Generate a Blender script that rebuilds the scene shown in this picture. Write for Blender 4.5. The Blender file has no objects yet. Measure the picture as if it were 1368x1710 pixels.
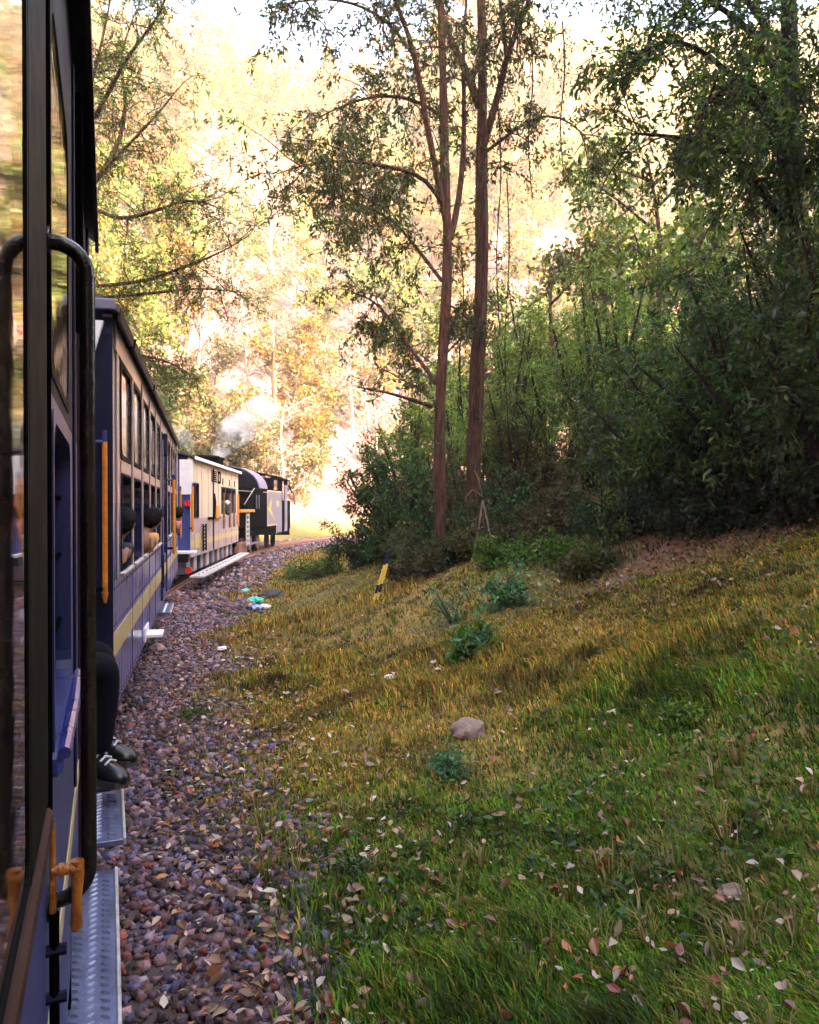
import bpy, math, random
import numpy as np
from mathutils import Vector, Matrix
R = math.radians
S = bpy.context.scene
COL = S.collection
rng = np.random.default_rng(11)
random.seed(11)

# ------------------------------------------------------------------ camera, light, exposure
CAM_Z = 1.85
cam_d = bpy.data.cameras.new('camera'); cam = bpy.data.objects.new('camera', cam_d); COL.objects.link(cam)
cam.location = (0, 0, CAM_Z); cam.rotation_euler = (R(90 - 0.44), 0, 0)
cam_d.sensor_fit = 'VERTICAL'; cam_d.sensor_height = 36; cam_d.sensor_width = 36 * 819 / 1024
cam_d.lens = 27.37; cam_d.clip_start = 0.02; cam_d.clip_end = 2000
S.camera = cam
SUN_AZ, SUN_EL = 128, 27
Ld = Vector((math.sin(R(SUN_AZ)) * math.cos(R(SUN_EL)), math.cos(R(SUN_AZ)) * math.cos(R(SUN_EL)), math.sin(R(SUN_EL))))
W = bpy.data.worlds.new('World'); S.world = W; W.use_nodes = True
nt = W.node_tree; nt.nodes.clear()
wo = nt.nodes.new('ShaderNodeOutputWorld'); bg = nt.nodes.new('ShaderNodeBackground'); sk = nt.nodes.new('ShaderNodeTexSky')
sk.sky_type = 'NISHITA'; sk.sun_disc = False; sk.sun_elevation = R(SUN_EL); sk.sun_rotation = R(SUN_AZ)
sk.air_density = 0.9; sk.dust_density = 6.0; sk.ozone_density = 0.6
bg.inputs[1].default_value = 0.085
nt.links.new(sk.outputs[0], bg.inputs[0]); nt.links.new(bg.outputs[0], wo.inputs[0])
sd = bpy.data.lights.new('sun', 'SUN'); sd.energy = 2.1; sd.angle = R(0.5); sd.color = (1.0, 0.73, 0.42)
so = bpy.data.objects.new('sun', sd); COL.objects.link(so); so.rotation_euler = Ld.to_track_quat('Z', 'Y').to_euler()
S.view_settings.view_transform = 'Standard'; S.view_settings.look = 'None'
S.view_settings.exposure = 4.65; S.view_settings.gamma = 1.0; S.view_settings.use_curve_mapping = False
S.render.engine = 'CYCLES'
cy = S.cycles
cy.use_denoising = True; cy.max_bounces = 7; cy.diffuse_bounces = 4; cy.glossy_bounces = 3; cy.transmission_bounces = 4
cy.transparent_max_bounces = 6; cy.volume_bounces = 1; cy.caustics_reflective = False; cy.caustics_refractive = False
try: cy.denoiser = 'OPENIMAGEDENOISE'
except Exception: pass

# ------------------------------------------------------------------ helpers
def tag(o, label=None, cat=None, group=None, kind=None):
    if label: o['label'] = label
    if cat: o['category'] = cat
    if group: o['group'] = group
    if kind: o['kind'] = kind
    return o
def empty(name, loc=(0, 0, 0), rz=0.0, label=None, cat=None, group=None, parent=None):
    o = bpy.data.objects.new(name, None); COL.objects.link(o); o.location = loc; o.rotation_euler = (0, 0, rz)
    o.empty_display_size = 0.2
    if parent: o.parent = parent
    return tag(o, label, cat, group)
def np_mesh(name, V, faces, mat=None, parent=None, colors=None, smooth=False):
    """faces: list of (n,k) int arrays"""
    me = bpy.data.meshes.new(name)
    V = np.asarray(V, dtype=np.float32)
    faces = [np.asarray(f, dtype=np.int32) for f in faces if len(f)]
    me.vertices.add(len(V)); me.vertices.foreach_set('co', V.ravel())
    nl = sum(f.size for f in faces); npoly = sum(len(f) for f in faces)
    me.loops.add(nl); me.polygons.add(npoly)
    me.loops.foreach_set('vertex_index', np.concatenate([f.ravel() for f in faces]))
    tot = np.concatenate([np.full(len(f), f.shape[1], dtype=np.int32) for f in faces])
    st = np.concatenate([[0], np.cumsum(tot)[:-1]]).astype(np.int32)
    me.polygons.foreach_set('loop_start', st); me.polygons.foreach_set('loop_total', tot)
    if smooth: me.polygons.foreach_set('use_smooth', np.ones(npoly, dtype=bool))
    me.update(calc_edges=True)
    if colors is not None:
        at = me.color_attributes.new('Col', 'FLOAT_COLOR', 'POINT')
        c = np.ones((len(V), 4), dtype=np.float32); c[:, :3] = colors
        at.data.foreach_set('color', c.ravel())
    me.validate()
    o = bpy.data.objects.new(name, me); COL.objects.link(o)
    if mat: me.materials.append(mat)
    if parent: o.parent = parent
    return o

class MB:
    """collects simple solids, builds ONE mesh object"""
    def __init__(s): s.v = []; s.f = []
    def add(s, vs, fs):
        b = len(s.v); s.v += [tuple(v) for v in vs]; s.f += [tuple(i + b for i in f) for f in fs]; return s
    def box(s, x0, x1, y0, y1, z0, z1, bev=0.0):
        if bev <= 0:
            vs = [(x, y, z) for z in (z0, z1) for y in (y0, y1) for x in (x0, x1)]
            return s.add(vs, [(0, 2, 3, 1), (4, 5, 7, 6), (0, 1, 5, 4), (2, 6, 7, 3), (0, 4, 6, 2), (1, 3, 7, 5)])
        b = min(bev, (x1 - x0) * .45, (y1 - y0) * .45, (z1 - z0) * .45)
        vs = []
        for sx, xa, xb in ((0, x0, x0 + b), (1, x1, x1 - b)):
            for sy, ya, yb in ((0, y0, y0 + b), (1, y1, y1 - b)):
                for sz, za, zb in ((0, z0, z0 + b), (1, z1, z1 - b)):
                    vs += [(xa, yb, zb), (xb, ya, zb), (xb, yb, za)]
        def i(sx, sy, sz, k): return ((sx * 2 + sy) * 2 + sz) * 3 + k
        fs = [(i(0,0,0,0), i(0,0,1,0), i(0,1,1,0), i(0,1,0,0)), (i(1,0,0,0), i(1,1,0,0), i(1,1,1,0), i(1,0,1,0)),
              (i(0,0,0,1), i(1,0,0,1), i(1,0,1,1), i(0,0,1,1)), (i(0,1,0,1), i(0,1,1,1), i(1,1,1,1), i(1,1,0,1)),
              (i(0,0,0,2), i(0,1,0,2), i(1,1,0,2), i(1,0,0,2)), (i(0,0,1,2), i(1,0,1,2), i(1,1,1,2), i(0,1,1,2))]
        for a in (0, 1):
            for c in (0, 1):
                fs.append((i(a,c,0,0), i(a,c,0,1), i(a,c,1,1), i(a,c,1,0)))
                fs.append((i(a,0,c,0), i(a,0,c,2), i(a,1,c,2), i(a,1,c,0)))
                fs.append((i(0,a,c,1), i(1,a,c,1), i(1,a,c,2), i(0,a,c,2)))
                for d in (0, 1): fs.append((i(a,c,d,0), i(a,c,d,1), i(a,c,d,2)))
        return s.add(vs, fs)
    def tube(s, pts, r, k=8, cap=True):
        pts = [Vector(p) for p in pts]; n = len(pts)
        rs = r if hasattr(r, '__len__') else [r] * n
        t0 = (pts[1] - pts[0]).normalized()
        ref = Vector((0, 0, 1)) if abs(t0.z) < .9 else Vector((1, 0, 0))
        nrm = t0.cross(ref).normalized(); vs = []
        for i in range(n):
            t = (pts[min(i + 1, n - 1)] - pts[max(i - 1, 0)]).normalized()
            nrm = (nrm - t * nrm.dot(t)).normalized(); b = t.cross(nrm)
            for j in range(k):
                a = 2 * math.pi * j / k; vs.append(pts[i] + (nrm * math.cos(a) + b * math.sin(a)) * rs[i])
        fs = [(i * k + j, i * k + (j + 1) % k, (i + 1) * k + (j + 1) % k, (i + 1) * k + j) for i in range(n - 1) for j in range(k)]
        if cap: fs += [tuple(range(k))[::-1], tuple((n - 1) * k + j for j in range(k))]
        return s.add(vs, fs)
    def prism(s, poly, y0, y1, axis='y'):
        n = len(poly)
        f = {'y': lambda a, b, c: (a, c, b), 'x': lambda a, b, c: (c, a, b), 'z': lambda a, b, c: (a, b, c)}[axis]
        vs = [f(a, b, y0) for a, b in poly] + [f(a, b, y1) for a, b in poly]
        return s.add(vs, [tuple(range(n)), tuple(range(n, 2 * n))[::-1]] + [(i, i + n, (i + 1) % n + n, (i + 1) % n) for i in range(n)])
    def ring(s, x0, x1, z0, z1, w, rad, y0, y1, m=5):
        def rr(a0, a1, b0, b1, r):
            out = []
            for cx, cz, st in ((a1 - r, b1 - r, 0), (a0 + r, b1 - r, 90), (a0 + r, b0 + r, 180), (a1 - r, b0 + r, 270)):
                for q in range(m):
                    an = R(st + 90 * q / (m - 1)); out.append((cx + r * math.cos(an), cz + r * math.sin(an)))
            return out
        o = rr(x0 - w, x1 + w, z0 - w, z1 + w, max(rad * .35, .004)); i = rr(x0, x1, z0, z1, rad); n = len(o)
        vs = [(a, y0, b) for a, b in o] + [(a, y0, b) for a, b in i] + [(a, y1, b) for a, b in o] + [(a, y1, b) for a, b in i]
        fs = []
        for q in range(n):
            p = (q + 1) % n
            fs += [(q, p, n + p, n + q), (2*n + q, 3*n + q, 3*n + p, 2*n + p), (q, 2*n + q, 2*n + p, p), (n + q, n + p, 3*n + p, 3*n + q)]
        return s.add(vs, fs)
    def holes(s, x0, x1, z0, z1, hs, y0, y1):
        xs = sorted({x0, x1, *[min(max(h[0], x0), x1) for h in hs], *[min(max(h[1], x0), x1) for h in hs]})
        for a, b in zip(xs, xs[1:]):
            if b - a < 1e-5: continue
            cuts = sorted([(max(h[2], z0), min(h[3], z1)) for h in hs if h[0] < (a + b) / 2 < h[1] and h[3] > z0 and h[2] < z1])
            z = z0
            for c0, c1 in cuts:
                if c0 > z + 1e-5: s.box(a, b, y0, y1, z, c0)
                z = max(z, c1)
            if z < z1 - 1e-5: s.box(a, b, y0, y1, z, z1)
        return s
    def build(s, name, mat, parent=None, smooth=False):
        me = bpy.data.meshes.new(name); me.from_pydata(s.v, [], s.f)
        import bmesh
        bm = bmesh.new(); bm.from_mesh(me); bmesh.ops.recalc_face_normals(bm, faces=bm.faces); bm.to_mesh(me); bm.free()
        if smooth: me.polygons.foreach_set('use_smooth', [True] * len(me.polygons)); me.set_sharp_from_angle(angle=R(40))
        me.materials.append(mat)
        o = bpy.data.objects.new(name, me); COL.objects.link(o)
        if parent: o.parent = parent
        return o
def copy_tree(o, parent=None):
    c = o.copy(); COL.objects.link(c)
    if parent: c.parent = parent
    for ch in o.children: copy_tree(ch, c)
    return c

# ------------------------------------------------------------------ materials
def mat(name, c, rough=.5, metal=0, var=.25, scale=6., bump=.0, bscale=40., c2=None, streak=False, ior=1.5, coat=0., spec=.5, rust=0):
    m = bpy.data.materials.new(name); m.use_nodes = True; n = m.node_tree.nodes; l = m.node_tree.links
    p = n['Principled BSDF']; p.inputs['Roughness'].default_value = rough; p.inputs['Metallic'].default_value = metal
    p.inputs['IOR'].default_value = ior; p.inputs['Specular IOR Level'].default_value = spec; p.inputs['Coat Weight'].default_value = coat; p.inputs['Coat Roughness'].default_value = .12
    tc = n.new('ShaderNodeTexCoord'); nz = n.new('ShaderNodeTexNoise'); nz.inputs['Scale'].default_value = scale
    nz.inputs['Detail'].default_value = 6; nz.inputs['Roughness'].default_value = .65
    if streak:
        mp = n.new('ShaderNodeMapping'); mp.inputs['Scale'].default_value = (1, 1, .08)
        l.new(tc.outputs['Object'], mp.inputs[0]); l.new(mp.outputs[0], nz.inputs['Vector'])
    else: l.new(tc.outputs['Object'], nz.inputs['Vector'])
    rp = n.new('ShaderNodeValToRGB'); rp.color_ramp.elements[0].position = .3; rp.color_ramp.elements[1].position = .7
    c2 = c2 or tuple(x * (1 - var) for x in c)
    rp.color_ramp.elements[0].color = (*c2, 1); rp.color_ramp.elements[1].color = (*[min(1, x * (1 + var * .5)) for x in c], 1)
    l.new(nz.outputs[0], rp.inputs[0]); l.new(rp.outputs[0], p.inputs['Base Color'])
    if rust:
        nr = n.new('ShaderNodeTexNoise'); nr.inputs['Scale'].default_value = 2.6; nr.inputs['Detail'].default_value = 9; nr.inputs['Roughness'].default_value = .72
        l.new(tc.outputs['Object'], nr.inputs['Vector']); r2 = n.new('ShaderNodeMapRange'); r2.inputs[1].default_value = rust; r2.inputs[2].default_value = rust + .12
        l.new(nr.outputs[0], r2.inputs[0]); mx = n.new('ShaderNodeMix'); mx.data_type = 'RGBA'; l.new(r2.outputs[0], mx.inputs[0]); l.new(rp.outputs[0], mx.inputs[6]); mx.inputs[7].default_value = (.12, .065, .045, 1); l.new(mx.outputs[2], p.inputs['Base Color'])
    mr = n.new('ShaderNodeMapRange'); mr.inputs[3].default_value = max(.02, rough * .75); mr.inputs[4].default_value = min(1, rough * 1.3)
    l.new(nz.outputs[0], mr.inputs[0]); l.new(mr.outputs[0], p.inputs['Roughness'])
    if bump:
        b = n.new('ShaderNodeBump'); b.inputs['Strength'].default_value = bump; b.inputs['Distance'].default_value = .02
        nb = n.new('ShaderNodeTexNoise'); nb.inputs['Scale'].default_value = bscale; nb.inputs['Detail'].default_value = 5
        l.new(tc.outputs['Object'], nb.inputs['Vector']); l.new(nb.outputs[0], b.inputs['Height']); l.new(b.outputs[0], p.inputs['Normal'])
    return m
def leaf_mat(name, trans=.45, gloss=.06):
    m = bpy.data.materials.new(name); m.use_nodes = True; n = m.node_tree.nodes; l = m.node_tree.links; n.clear()
    o = n.new('ShaderNodeOutputMaterial'); a = n.new('ShaderNodeVertexColor'); a.layer_name = 'Col'
    oi = n.new('ShaderNodeObjectInfo'); hs = n.new('ShaderNodeHueSaturation')
    mr = n.new('ShaderNodeMapRange'); mr.inputs[3].default_value = .478; mr.inputs[4].default_value = .512; l.new(oi.outputs['Random'], mr.inputs[0])
    mv = n.new('ShaderNodeMapRange'); mv.inputs[3].default_value = .8; mv.inputs[4].default_value = 1.25; l.new(oi.outputs['Random'], mv.inputs[0])
    l.new(mr.outputs[0], hs.inputs['Hue']); l.new(mv.outputs[0], hs.inputs['Value']); l.new(a.outputs[0], hs.inputs['Color'])
    d = n.new('ShaderNodeBsdfDiffuse'); t = n.new('ShaderNodeBsdfTranslucent'); g = n.new('ShaderNodeBsdfGlossy'); g.inputs['Roughness'].default_value = .35
    x = n.new('ShaderNodeMixShader'); x.inputs[0].default_value = trans; y = n.new('ShaderNodeMixShader'); y.inputs[0].default_value = gloss
    l.new(hs.outputs[0], d.inputs[0]); l.new(hs.outputs[0], t.inputs[0])
    l.new(d.outputs[0], x.inputs[1]); l.new(t.outputs[0], x.inputs[2]); l.new(x.outputs[0], y.inputs[1]); l.new(g.outputs[0], y.inputs[2])
    l.new(y.outputs[0], o.inputs[0])
    return m
def col_mat(name, rough=.8, bump=.3, bscale=30., spec=.3, nscale=9.):
    m = bpy.data.materials.new(name); m.use_nodes = True; n = m.node_tree.nodes; l = m.node_tree.links
    p = n['Principled BSDF']; p.inputs['Roughness'].default_value = rough; p.inputs['Specular IOR Level'].default_value = spec
    a = n.new('ShaderNodeVertexColor'); a.layer_name = 'Col'
    tc = n.new('ShaderNodeTexCoord'); nz = n.new('ShaderNodeTexNoise'); nz.inputs['Scale'].default_value = nscale; nz.inputs['Detail'].default_value = 8; nz.inputs['Roughness'].default_value = .7
    l.new(tc.outputs['Object'], nz.inputs['Vector'])
    mr = n.new('ShaderNodeMapRange'); mr.inputs[1].default_value = .25; mr.inputs[2].default_value = .75; mr.inputs[3].default_value = .45; mr.inputs[4].default_value = 1.5; l.new(nz.outputs[0], mr.inputs[0])
    mx = n.new('ShaderNodeMix'); mx.data_type = 'RGBA'; mx.blend_type = 'MULTIPLY'; mx.inputs[0].default_value = 1
    l.new(a.outputs[0], mx.inputs[6]); l.new(mr.outputs[0], mx.inputs[7]); l.new(mx.outputs[2], p.inputs['Base Color'])
    b = n.new('ShaderNodeBump'); b.inputs['Strength'].default_value = bump; b.inputs['Distance'].default_value = .03
    nb = n.new('ShaderNodeTexNoise'); nb.inputs['Scale'].default_value = bscale; nb.inputs['Detail'].default_value = 6
    l.new(tc.outputs['Object'], nb.inputs['Vector']); l.new(nb.outputs[0], b.inputs['Height']); l.new(b.outputs[0], p.inputs['Normal'])
    return m
M = dict(
    blue=mat('blue_paint', (.03, .04, .16), .38, var=.5, scale=5, streak=True, spec=.4),
    dustblue=mat('dusty_blue_paint', (.05, .075, .38), .28, var=.0, c2=(.03, .035, .16), scale=16, streak=True, coat=.5, bump=.10, bscale=3, rust=.55),
    navy=mat('navy_paint', (.008, .010, .036), .6, var=.4, scale=4, spec=.15),
    cream=mat('cream_grey_paint', (.29, .25, .27), .3, c2=(.17, .12, .13), scale=14, streak=True, coat=.4, bump=.08, bscale=3, rust=.57),
    vancream=mat('cream_paint', (.62, .56, .44), .45, c2=(.40, .31, .22), scale=8, streak=True, rust=.60),
    vanlower=mat('grey_lilac_paint', (.42, .35, .40), .45, c2=(.20, .14, .15), scale=8, streak=True, rust=.54),
    stripe=mat('tan_stripe', (.50, .39, .19), .45, var=.25, scale=8),
    black=mat('black_paint', (.0035, .003, .004), .7, var=.5, scale=8, spec=.0),
    rubber=mat('black_rubber', (.004, .0035, .0035), .65, var=.4, scale=12, spec=.1),
    dark=mat('interior_shade', (.006, .006, .009), .9, spec=.1),  # near-black base stands in for the shade inside the coaches
    brown=mat('dark_brown_trim', (.045, .018, .014), .5, var=.5, scale=14, spec=.25),
    roof=mat('roof_paint', (.06, .055, .055), .55, var=.5, scale=3),
    eave=mat('eave_dark', (.014, .008, .007), .6, var=.4, spec=.2),
    white=mat('white_paint', (.72, .70, .74), .5, var=.12, scale=9),
    tube=mat('worn_black_steel', (.005, .004, .005), .24, metal=0, c2=(.018, .014, .016), scale=14, bump=.12, bscale=80, spec=.4),
    bright=mat('worn_bare_steel', (.45, .43, .42), .3, metal=.9, var=.4, scale=20),
    orange=mat('orange_paint', (.62, .24, .02), .4, c2=(.40, .11, .01), scale=25, rust=.60),
    latch=mat('orange_rusty_paint', (.60, .22, .03), .35, c2=(.22, .06, .015), scale=30, bump=.3, bscale=60),
    plate=mat('tread_plate_steel', (.16, .18, .30), .35, metal=.55, c2=(.09, .10, .18), scale=8, bump=.12, bscale=70),
    worn=mat('worn_edge', (.55, .53, .52), .4, metal=.4, var=.4, scale=30),
    grey=mat('grey_lilac_steel', (.15, .14, .22), .5, var=.35, scale=4, rust=.60),
    rust=mat('rusty_rail', (.20, .09, .065), .6, var=.5, scale=12, bump=.3),
    railtop=mat('polished_rail', (.5, .45, .42), .25, metal=1),
    sleeper=mat('sleeper_steel', (.13, .07, .05), .7, var=.4, scale=8, bump=.3),
    red=mat('red_lamp', (.6, .02, .02), .3),
    wood=mat('grey_plank', (.45, .41, .42), .6, var=.3, scale=10, streak=False),
    yellow=mat('yellow_paint', (.62, .38, .03), .6, var=.35, scale=9, rust=.56),
    skin=mat('skin', (.22, .11, .07), .5, var=.15), hair=mat('black_hair', (.005, .004, .005), .7, spec=.1, bump=.5, bscale=120),
    denim=mat('dark_denim', (.005, .005, .012), .9, spec=.1, var=.4, scale=40, bump=.3, bscale=150),
    shoe=mat('black_leather', (.007, .007, .009), .3, var=.3), sole=mat('shoe_sole', (.06, .06, .065), .7),
    lace=mat('pale_lace', (.55, .55, .62), .6),
    tan=mat('tan_cloth', (.62, .30, .07), .8, var=.2, scale=30), pink=mat('pink_cloth', (.55, .12, .16), .8), blackcloth=mat('black_cloth', (.012, .012, .015), .9),
    whitecloth=mat('white_cloth', (.7, .68, .72), .9), bark=None)
def glass(name, tint=(.012, .010, .008), rough=.03, ior=2.1, wav=.02):
    m = bpy.data.materials.new(name); m.use_nodes = True; n = m.node_tree.nodes; l = m.node_tree.links
    p = n['Principled BSDF']; p.inputs['Base Color'].default_value = (*tint, 1); p.inputs['IOR'].default_value = ior
    tc = n.new('ShaderNodeTexCoord'); nz = n.new('ShaderNodeTexNoise'); nz.inputs['Scale'].default_value = 9; nz.inputs['Detail'].default_value = 3
    l.new(tc.outputs['Object'], nz.inputs['Vector'])
    mr = n.new('ShaderNodeMapRange'); mr.inputs[3].default_value = rough * .6; mr.inputs[4].default_value = rough * 2.2; l.new(nz.outputs[0], mr.inputs[0]); l.new(mr.outputs[0], p.inputs['Roughness'])
    mp = n.new('ShaderNodeMapping'); mp.inputs['Scale'].default_value = (1, 1, 3); l.new(tc.outputs['Object'], mp.inputs[0])
    nb = n.new('ShaderNodeTexNoise'); nb.inputs['Scale'].default_value = 7; nb.inputs['Detail'].default_value = 1; l.new(mp.outputs[0], nb.inputs['Vector'])
    b = n.new('ShaderNodeBump'); b.inputs['Strength'].default_value = wav; b.inputs['Distance'].default_value = .02; l.new(nb.outputs[0], b.inputs['Height']); l.new(b.outputs[0], p.inputs['Normal'])
    return m
M['glass'] = glass('window_glass', ior=2.6)
M['glass2'] = glass('coach_window_glass', (.34, .29, .30), .06, 2.0, .04)
def bark_mat(name, c, c2):
    m = mat(name, c, .9, c2=c2, scale=26, streak=True, spec=.15)
    [x for x in m.node_tree.nodes if x.type == 'MAPPING'][0].inputs['Scale'].default_value = (1, 1, .16)
    n = m.node_tree.nodes; l = m.node_tree.links; p = n['Principled BSDF']
    tc = n.new('ShaderNodeTexCoord'); mp = n.new('ShaderNodeMapping'); mp.inputs['Scale'].default_value = (14, 14, 2.2); l.new(tc.outputs['Object'], mp.inputs[0])
    w = n.new('ShaderNodeTexNoise'); w.inputs['Scale'].default_value = 1.6; w.inputs['Detail'].default_value = 8; w.inputs['Roughness'].default_value = .7; l.new(mp.outputs[0], w.inputs['Vector'])
    b = n.new('ShaderNodeBump'); b.inputs['Strength'].default_value = 1.0; b.inputs['Distance'].default_value = .10; l.new(w.outputs[0], b.inputs['Height']); l.new(b.outputs[0], p.inputs['Normal'])
    return m
M['bark'] = bark_mat('brown_bark', (.15, .075, .045), (.022, .011, .008))
M['bark_dark'] = bark_mat('dark_bark', (.04, .025, .018), (.012, .008, .007))
M['bark_pale'] = bark_mat('pale_bark', (.40, .28, .28), (.22, .14, .14))
LEAF = leaf_mat('leaf', .5, .025); LEAF_FAR = leaf_mat('sunlit_leaf', .5, .03); LEAF_DRY = leaf_mat('dry_leaf', .2, .05); GRASSM = leaf_mat('grass_blade', .35, .01)

# ------------------------------------------------------------------ the line of the track and the terrain
def build_track():
    ds = .5; P = []; 
    p = np.array([-1.254, -.487]); th = -20.5; s = 0.
    fw = []
    while s < 130:
        fw.append((s, *p, th))
        rate = .7 if s < 36 else 1.55
        if s > 68: rate = 0.
        th += rate * ds; p = p + ds * np.array([math.sin(R(th)), math.cos(R(th))]); s += ds
    p = np.array([-1.254, -.487]); th = -20.5; s = 0.; bw = []
    while s > -60:
        th -= .5 * ds; p = p - ds * np.array([math.sin(R(th)), math.cos(R(th))]); s -= ds; bw.append((s, *p, th))
    return np.array(bw[::-1] + fw)
TR = build_track()
def track_d(x, y):
    x = np.asarray(x, float).ravel(); y = np.asarray(y, float).ravel(); d = np.empty_like(x); s = np.empty_like(x)
    for i in range(0, len(x), 20000):
        dx = x[i:i+20000, None] - TR[None, :, 1]; dy = y[i:i+20000, None] - TR[None, :, 2]
        k = np.argmin(dx * dx + dy * dy, axis=1); r = np.arange(len(k))
        th = np.radians(TR[k, 3]); sg = dx[r, k] * np.cos(th) - dy[r, k] * np.sin(th)
        d[i:i+20000] = np.sqrt(dx[r, k]**2 + dy[r, k]**2) * np.sign(sg + 1e-9); s[i:i+20000] = TR[k, 0]
    return d, s
def vnoise(x, y, sc, seed=0):
    x = x * sc + seed * 17.3; y = y * sc - seed * 9.1
    return (np.sin(x * 1.3 + 2.1 * np.sin(y * .7 + seed)) + np.sin(y * 1.7 + 1.9 * np.sin(x * .9 - seed)) + .6 * np.sin(2.9 * x - 2.3 * y + seed) + .4 * np.sin(5.1 * y + 4.3 * x)) / 3.
def smooth(a, b, t):
    t = np.clip((t - a) / (b - a), 0, 1); return t * t * (3 - 2 * t)
RA, RB = np.array([36., -1.]), np.array([26., -75.])  # ends of an unseen ridge, added to keep the sun off the train
def hgt(x, y, fine=True):
    x = np.asarray(x, float).ravel(); y = np.asarray(y, float).ravel()
    d, s = track_d(x, y)
    inner = np.interp(d, [-2.6, 0, 2.35, 3.6, 7, 12, 20, 60], [-.05, 0, -.02, .10, 1.32, 3.3, 5.0, 7.0])
    outer = (1 + .55 * smooth(-10, 18, x)) * np.interp(-d, [2.2, 3.5, 6, 14, 90, 140, 400], [0, -.15, .6, 7.0, 76, 82, 86])
    h = np.where(d > -2.3, inner, outer)
    q = np.stack([x, y], 1); ab = RB - RA; t = np.clip(((q - RA) @ ab) / (ab @ ab), 0, 1)
    dist = np.linalg.norm(q - (RA + t[:, None] * ab), axis=1)
    h = h + 34 * (1 - smooth(2, 22, dist)) * smooth(6.5, 13, np.abs(d))
    away = smooth(2.6, 7, np.abs(d))
    h = h + away * vnoise(x, y, .35, 1) * .18 + smooth(8, 25, np.abs(d)) * vnoise(x, y, .09, 2) * 1.6
    if fine: h = h + smooth(2.3, 3.2, d) * (vnoise(x, y, 2.1, 3) * .035 + vnoise(x, y, .9, 4) * .05)
    return h
def H(x, y): return float(hgt([x], [y])[0])
def px(u, v, y): return Vector(((u - 684) / 1300 * y, y, CAM_Z + (845 - v) / 1300 * y))

def axis_vals(lo, hi, near0, near1, fine, grow=1.12):
    v = list(np.arange(near0, near1 + 1e-6, fine)); st = fine
    while v[-1] < hi: st = min(st * grow, 14); v.append(v[-1] + st)
    st = fine; a = [near0]
    while a[-1] > lo: st = min(st * grow, 14); a.append(a[-1] - st)
    return np.array(a[:0:-1] + v)
gx = axis_vals(-210, 230, -7, 8, .10, 1.08); gy = axis_vals(-120, 230, 0, 18, .10, 1.07)
GX, GY = np.meshgrid(gx, gy); X = GX.ravel(); Y = GY.ravel(); Z = hgt(X, Y)
D, SS = track_d(X, Y)
nx, ny = len(gx), len(gy)
ii = (np.arange(ny - 1)[:, None] * nx + np.arange(nx - 1)[None]).ravel()
F = np.stack([ii, ii + 1, ii + nx + 1, ii + nx], 1)
def mixc(a, b, t): return a * (1 - t[:, None]) + np.asarray(b) * t[:, None]
C = np.tile(np.array([.10, .09, .025]), (len(X), 1))
C = mixc(C, (.20, .13, .035), smooth(-.2, .5, vnoise(X, Y, .55, 5)) * .8)
litter = smooth(.0, .5, vnoise(X, Y, .3, 6) + .25) * smooth(5.2, 6.5, D)
C = mixc(C, (.16, .085, .05), litter)
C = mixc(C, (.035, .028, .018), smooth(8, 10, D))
C = mixc(C, (.19, .10, .10), smooth(4, 8, -D))
C = mixc(C, (.09, .075, .02), smooth(32, 48, -D) * .9)
bal = (1 - smooth(1.6, 2.0, D - .45 * (1 - smooth(3.0, 5.2, Y)) + vnoise(X, Y, 1.3, 7) * .22)) * smooth(-3.4, -2.6, D)
C = mixc(C, (.085, .06, .06), bal)
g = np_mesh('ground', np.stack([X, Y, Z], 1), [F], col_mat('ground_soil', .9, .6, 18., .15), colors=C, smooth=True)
tag(g, kind='structure')

# ------------------------------------------------------------------ vegetation toolkit
SHADE = [(.012, .032, .008), (.018, .04, .008), (.010, .022, .007), (.022, .045, .010)]  # leaf greens darkened to paint in the shade of the thicket hollow
def unit(v): return v / (np.linalg.norm(v, axis=-1, keepdims=True) + 1e-9)
def resample(pts, n):
    pts = np.asarray(pts, float); d = np.r_[0, np.cumsum(np.linalg.norm(np.diff(pts, axis=0), axis=1))]
    t = np.linspace(0, d[-1], n); return np.stack([np.interp(t, d, pts[:, i]) for i in range(3)], 1)
def smooth_poly(pts, n):
    pts = resample(pts, max(n, 8))
    for _ in range(2): pts[1:-1] = .25 * pts[:-2] + .5 * pts[1:-1] + .25 * pts[2:]
    return resample(pts, n)
def tubes(polys, r, k):
    """polys (N,P,3), r (N,P)"""
    t = unit(np.gradient(polys, axis=1)); ref = np.where(np.abs(t[..., 2:3]) < .85, np.array([0, 0, 1.]), np.array([1., 0, 0]))
    ref = np.broadcast_to(ref[:, :1], t.shape)
    n1 = unit(np.cross(t, ref)); n2 = np.cross(t, n1)
    a = np.linspace(0, 2 * np.pi, k, endpoint=False)
    V = polys[:, :, None] + r[:, :, None, None] * (np.cos(a)[:, None] * n1[:, :, None] + np.sin(a)[:, None] * n2[:, :, None])
    N, P = polys.shape[:2]
    b = (np.arange(N)[:, None, None] * P + np.arange(P - 1)[None, :, None]) * k; j = np.arange(k)[None, None]; jn = (j + 1) % k
    F = np.stack([b + j, b + jn, b + k + jn, b + k + j], -1).reshape(-1, 4)
    return V.reshape(-1, 3), F
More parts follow.
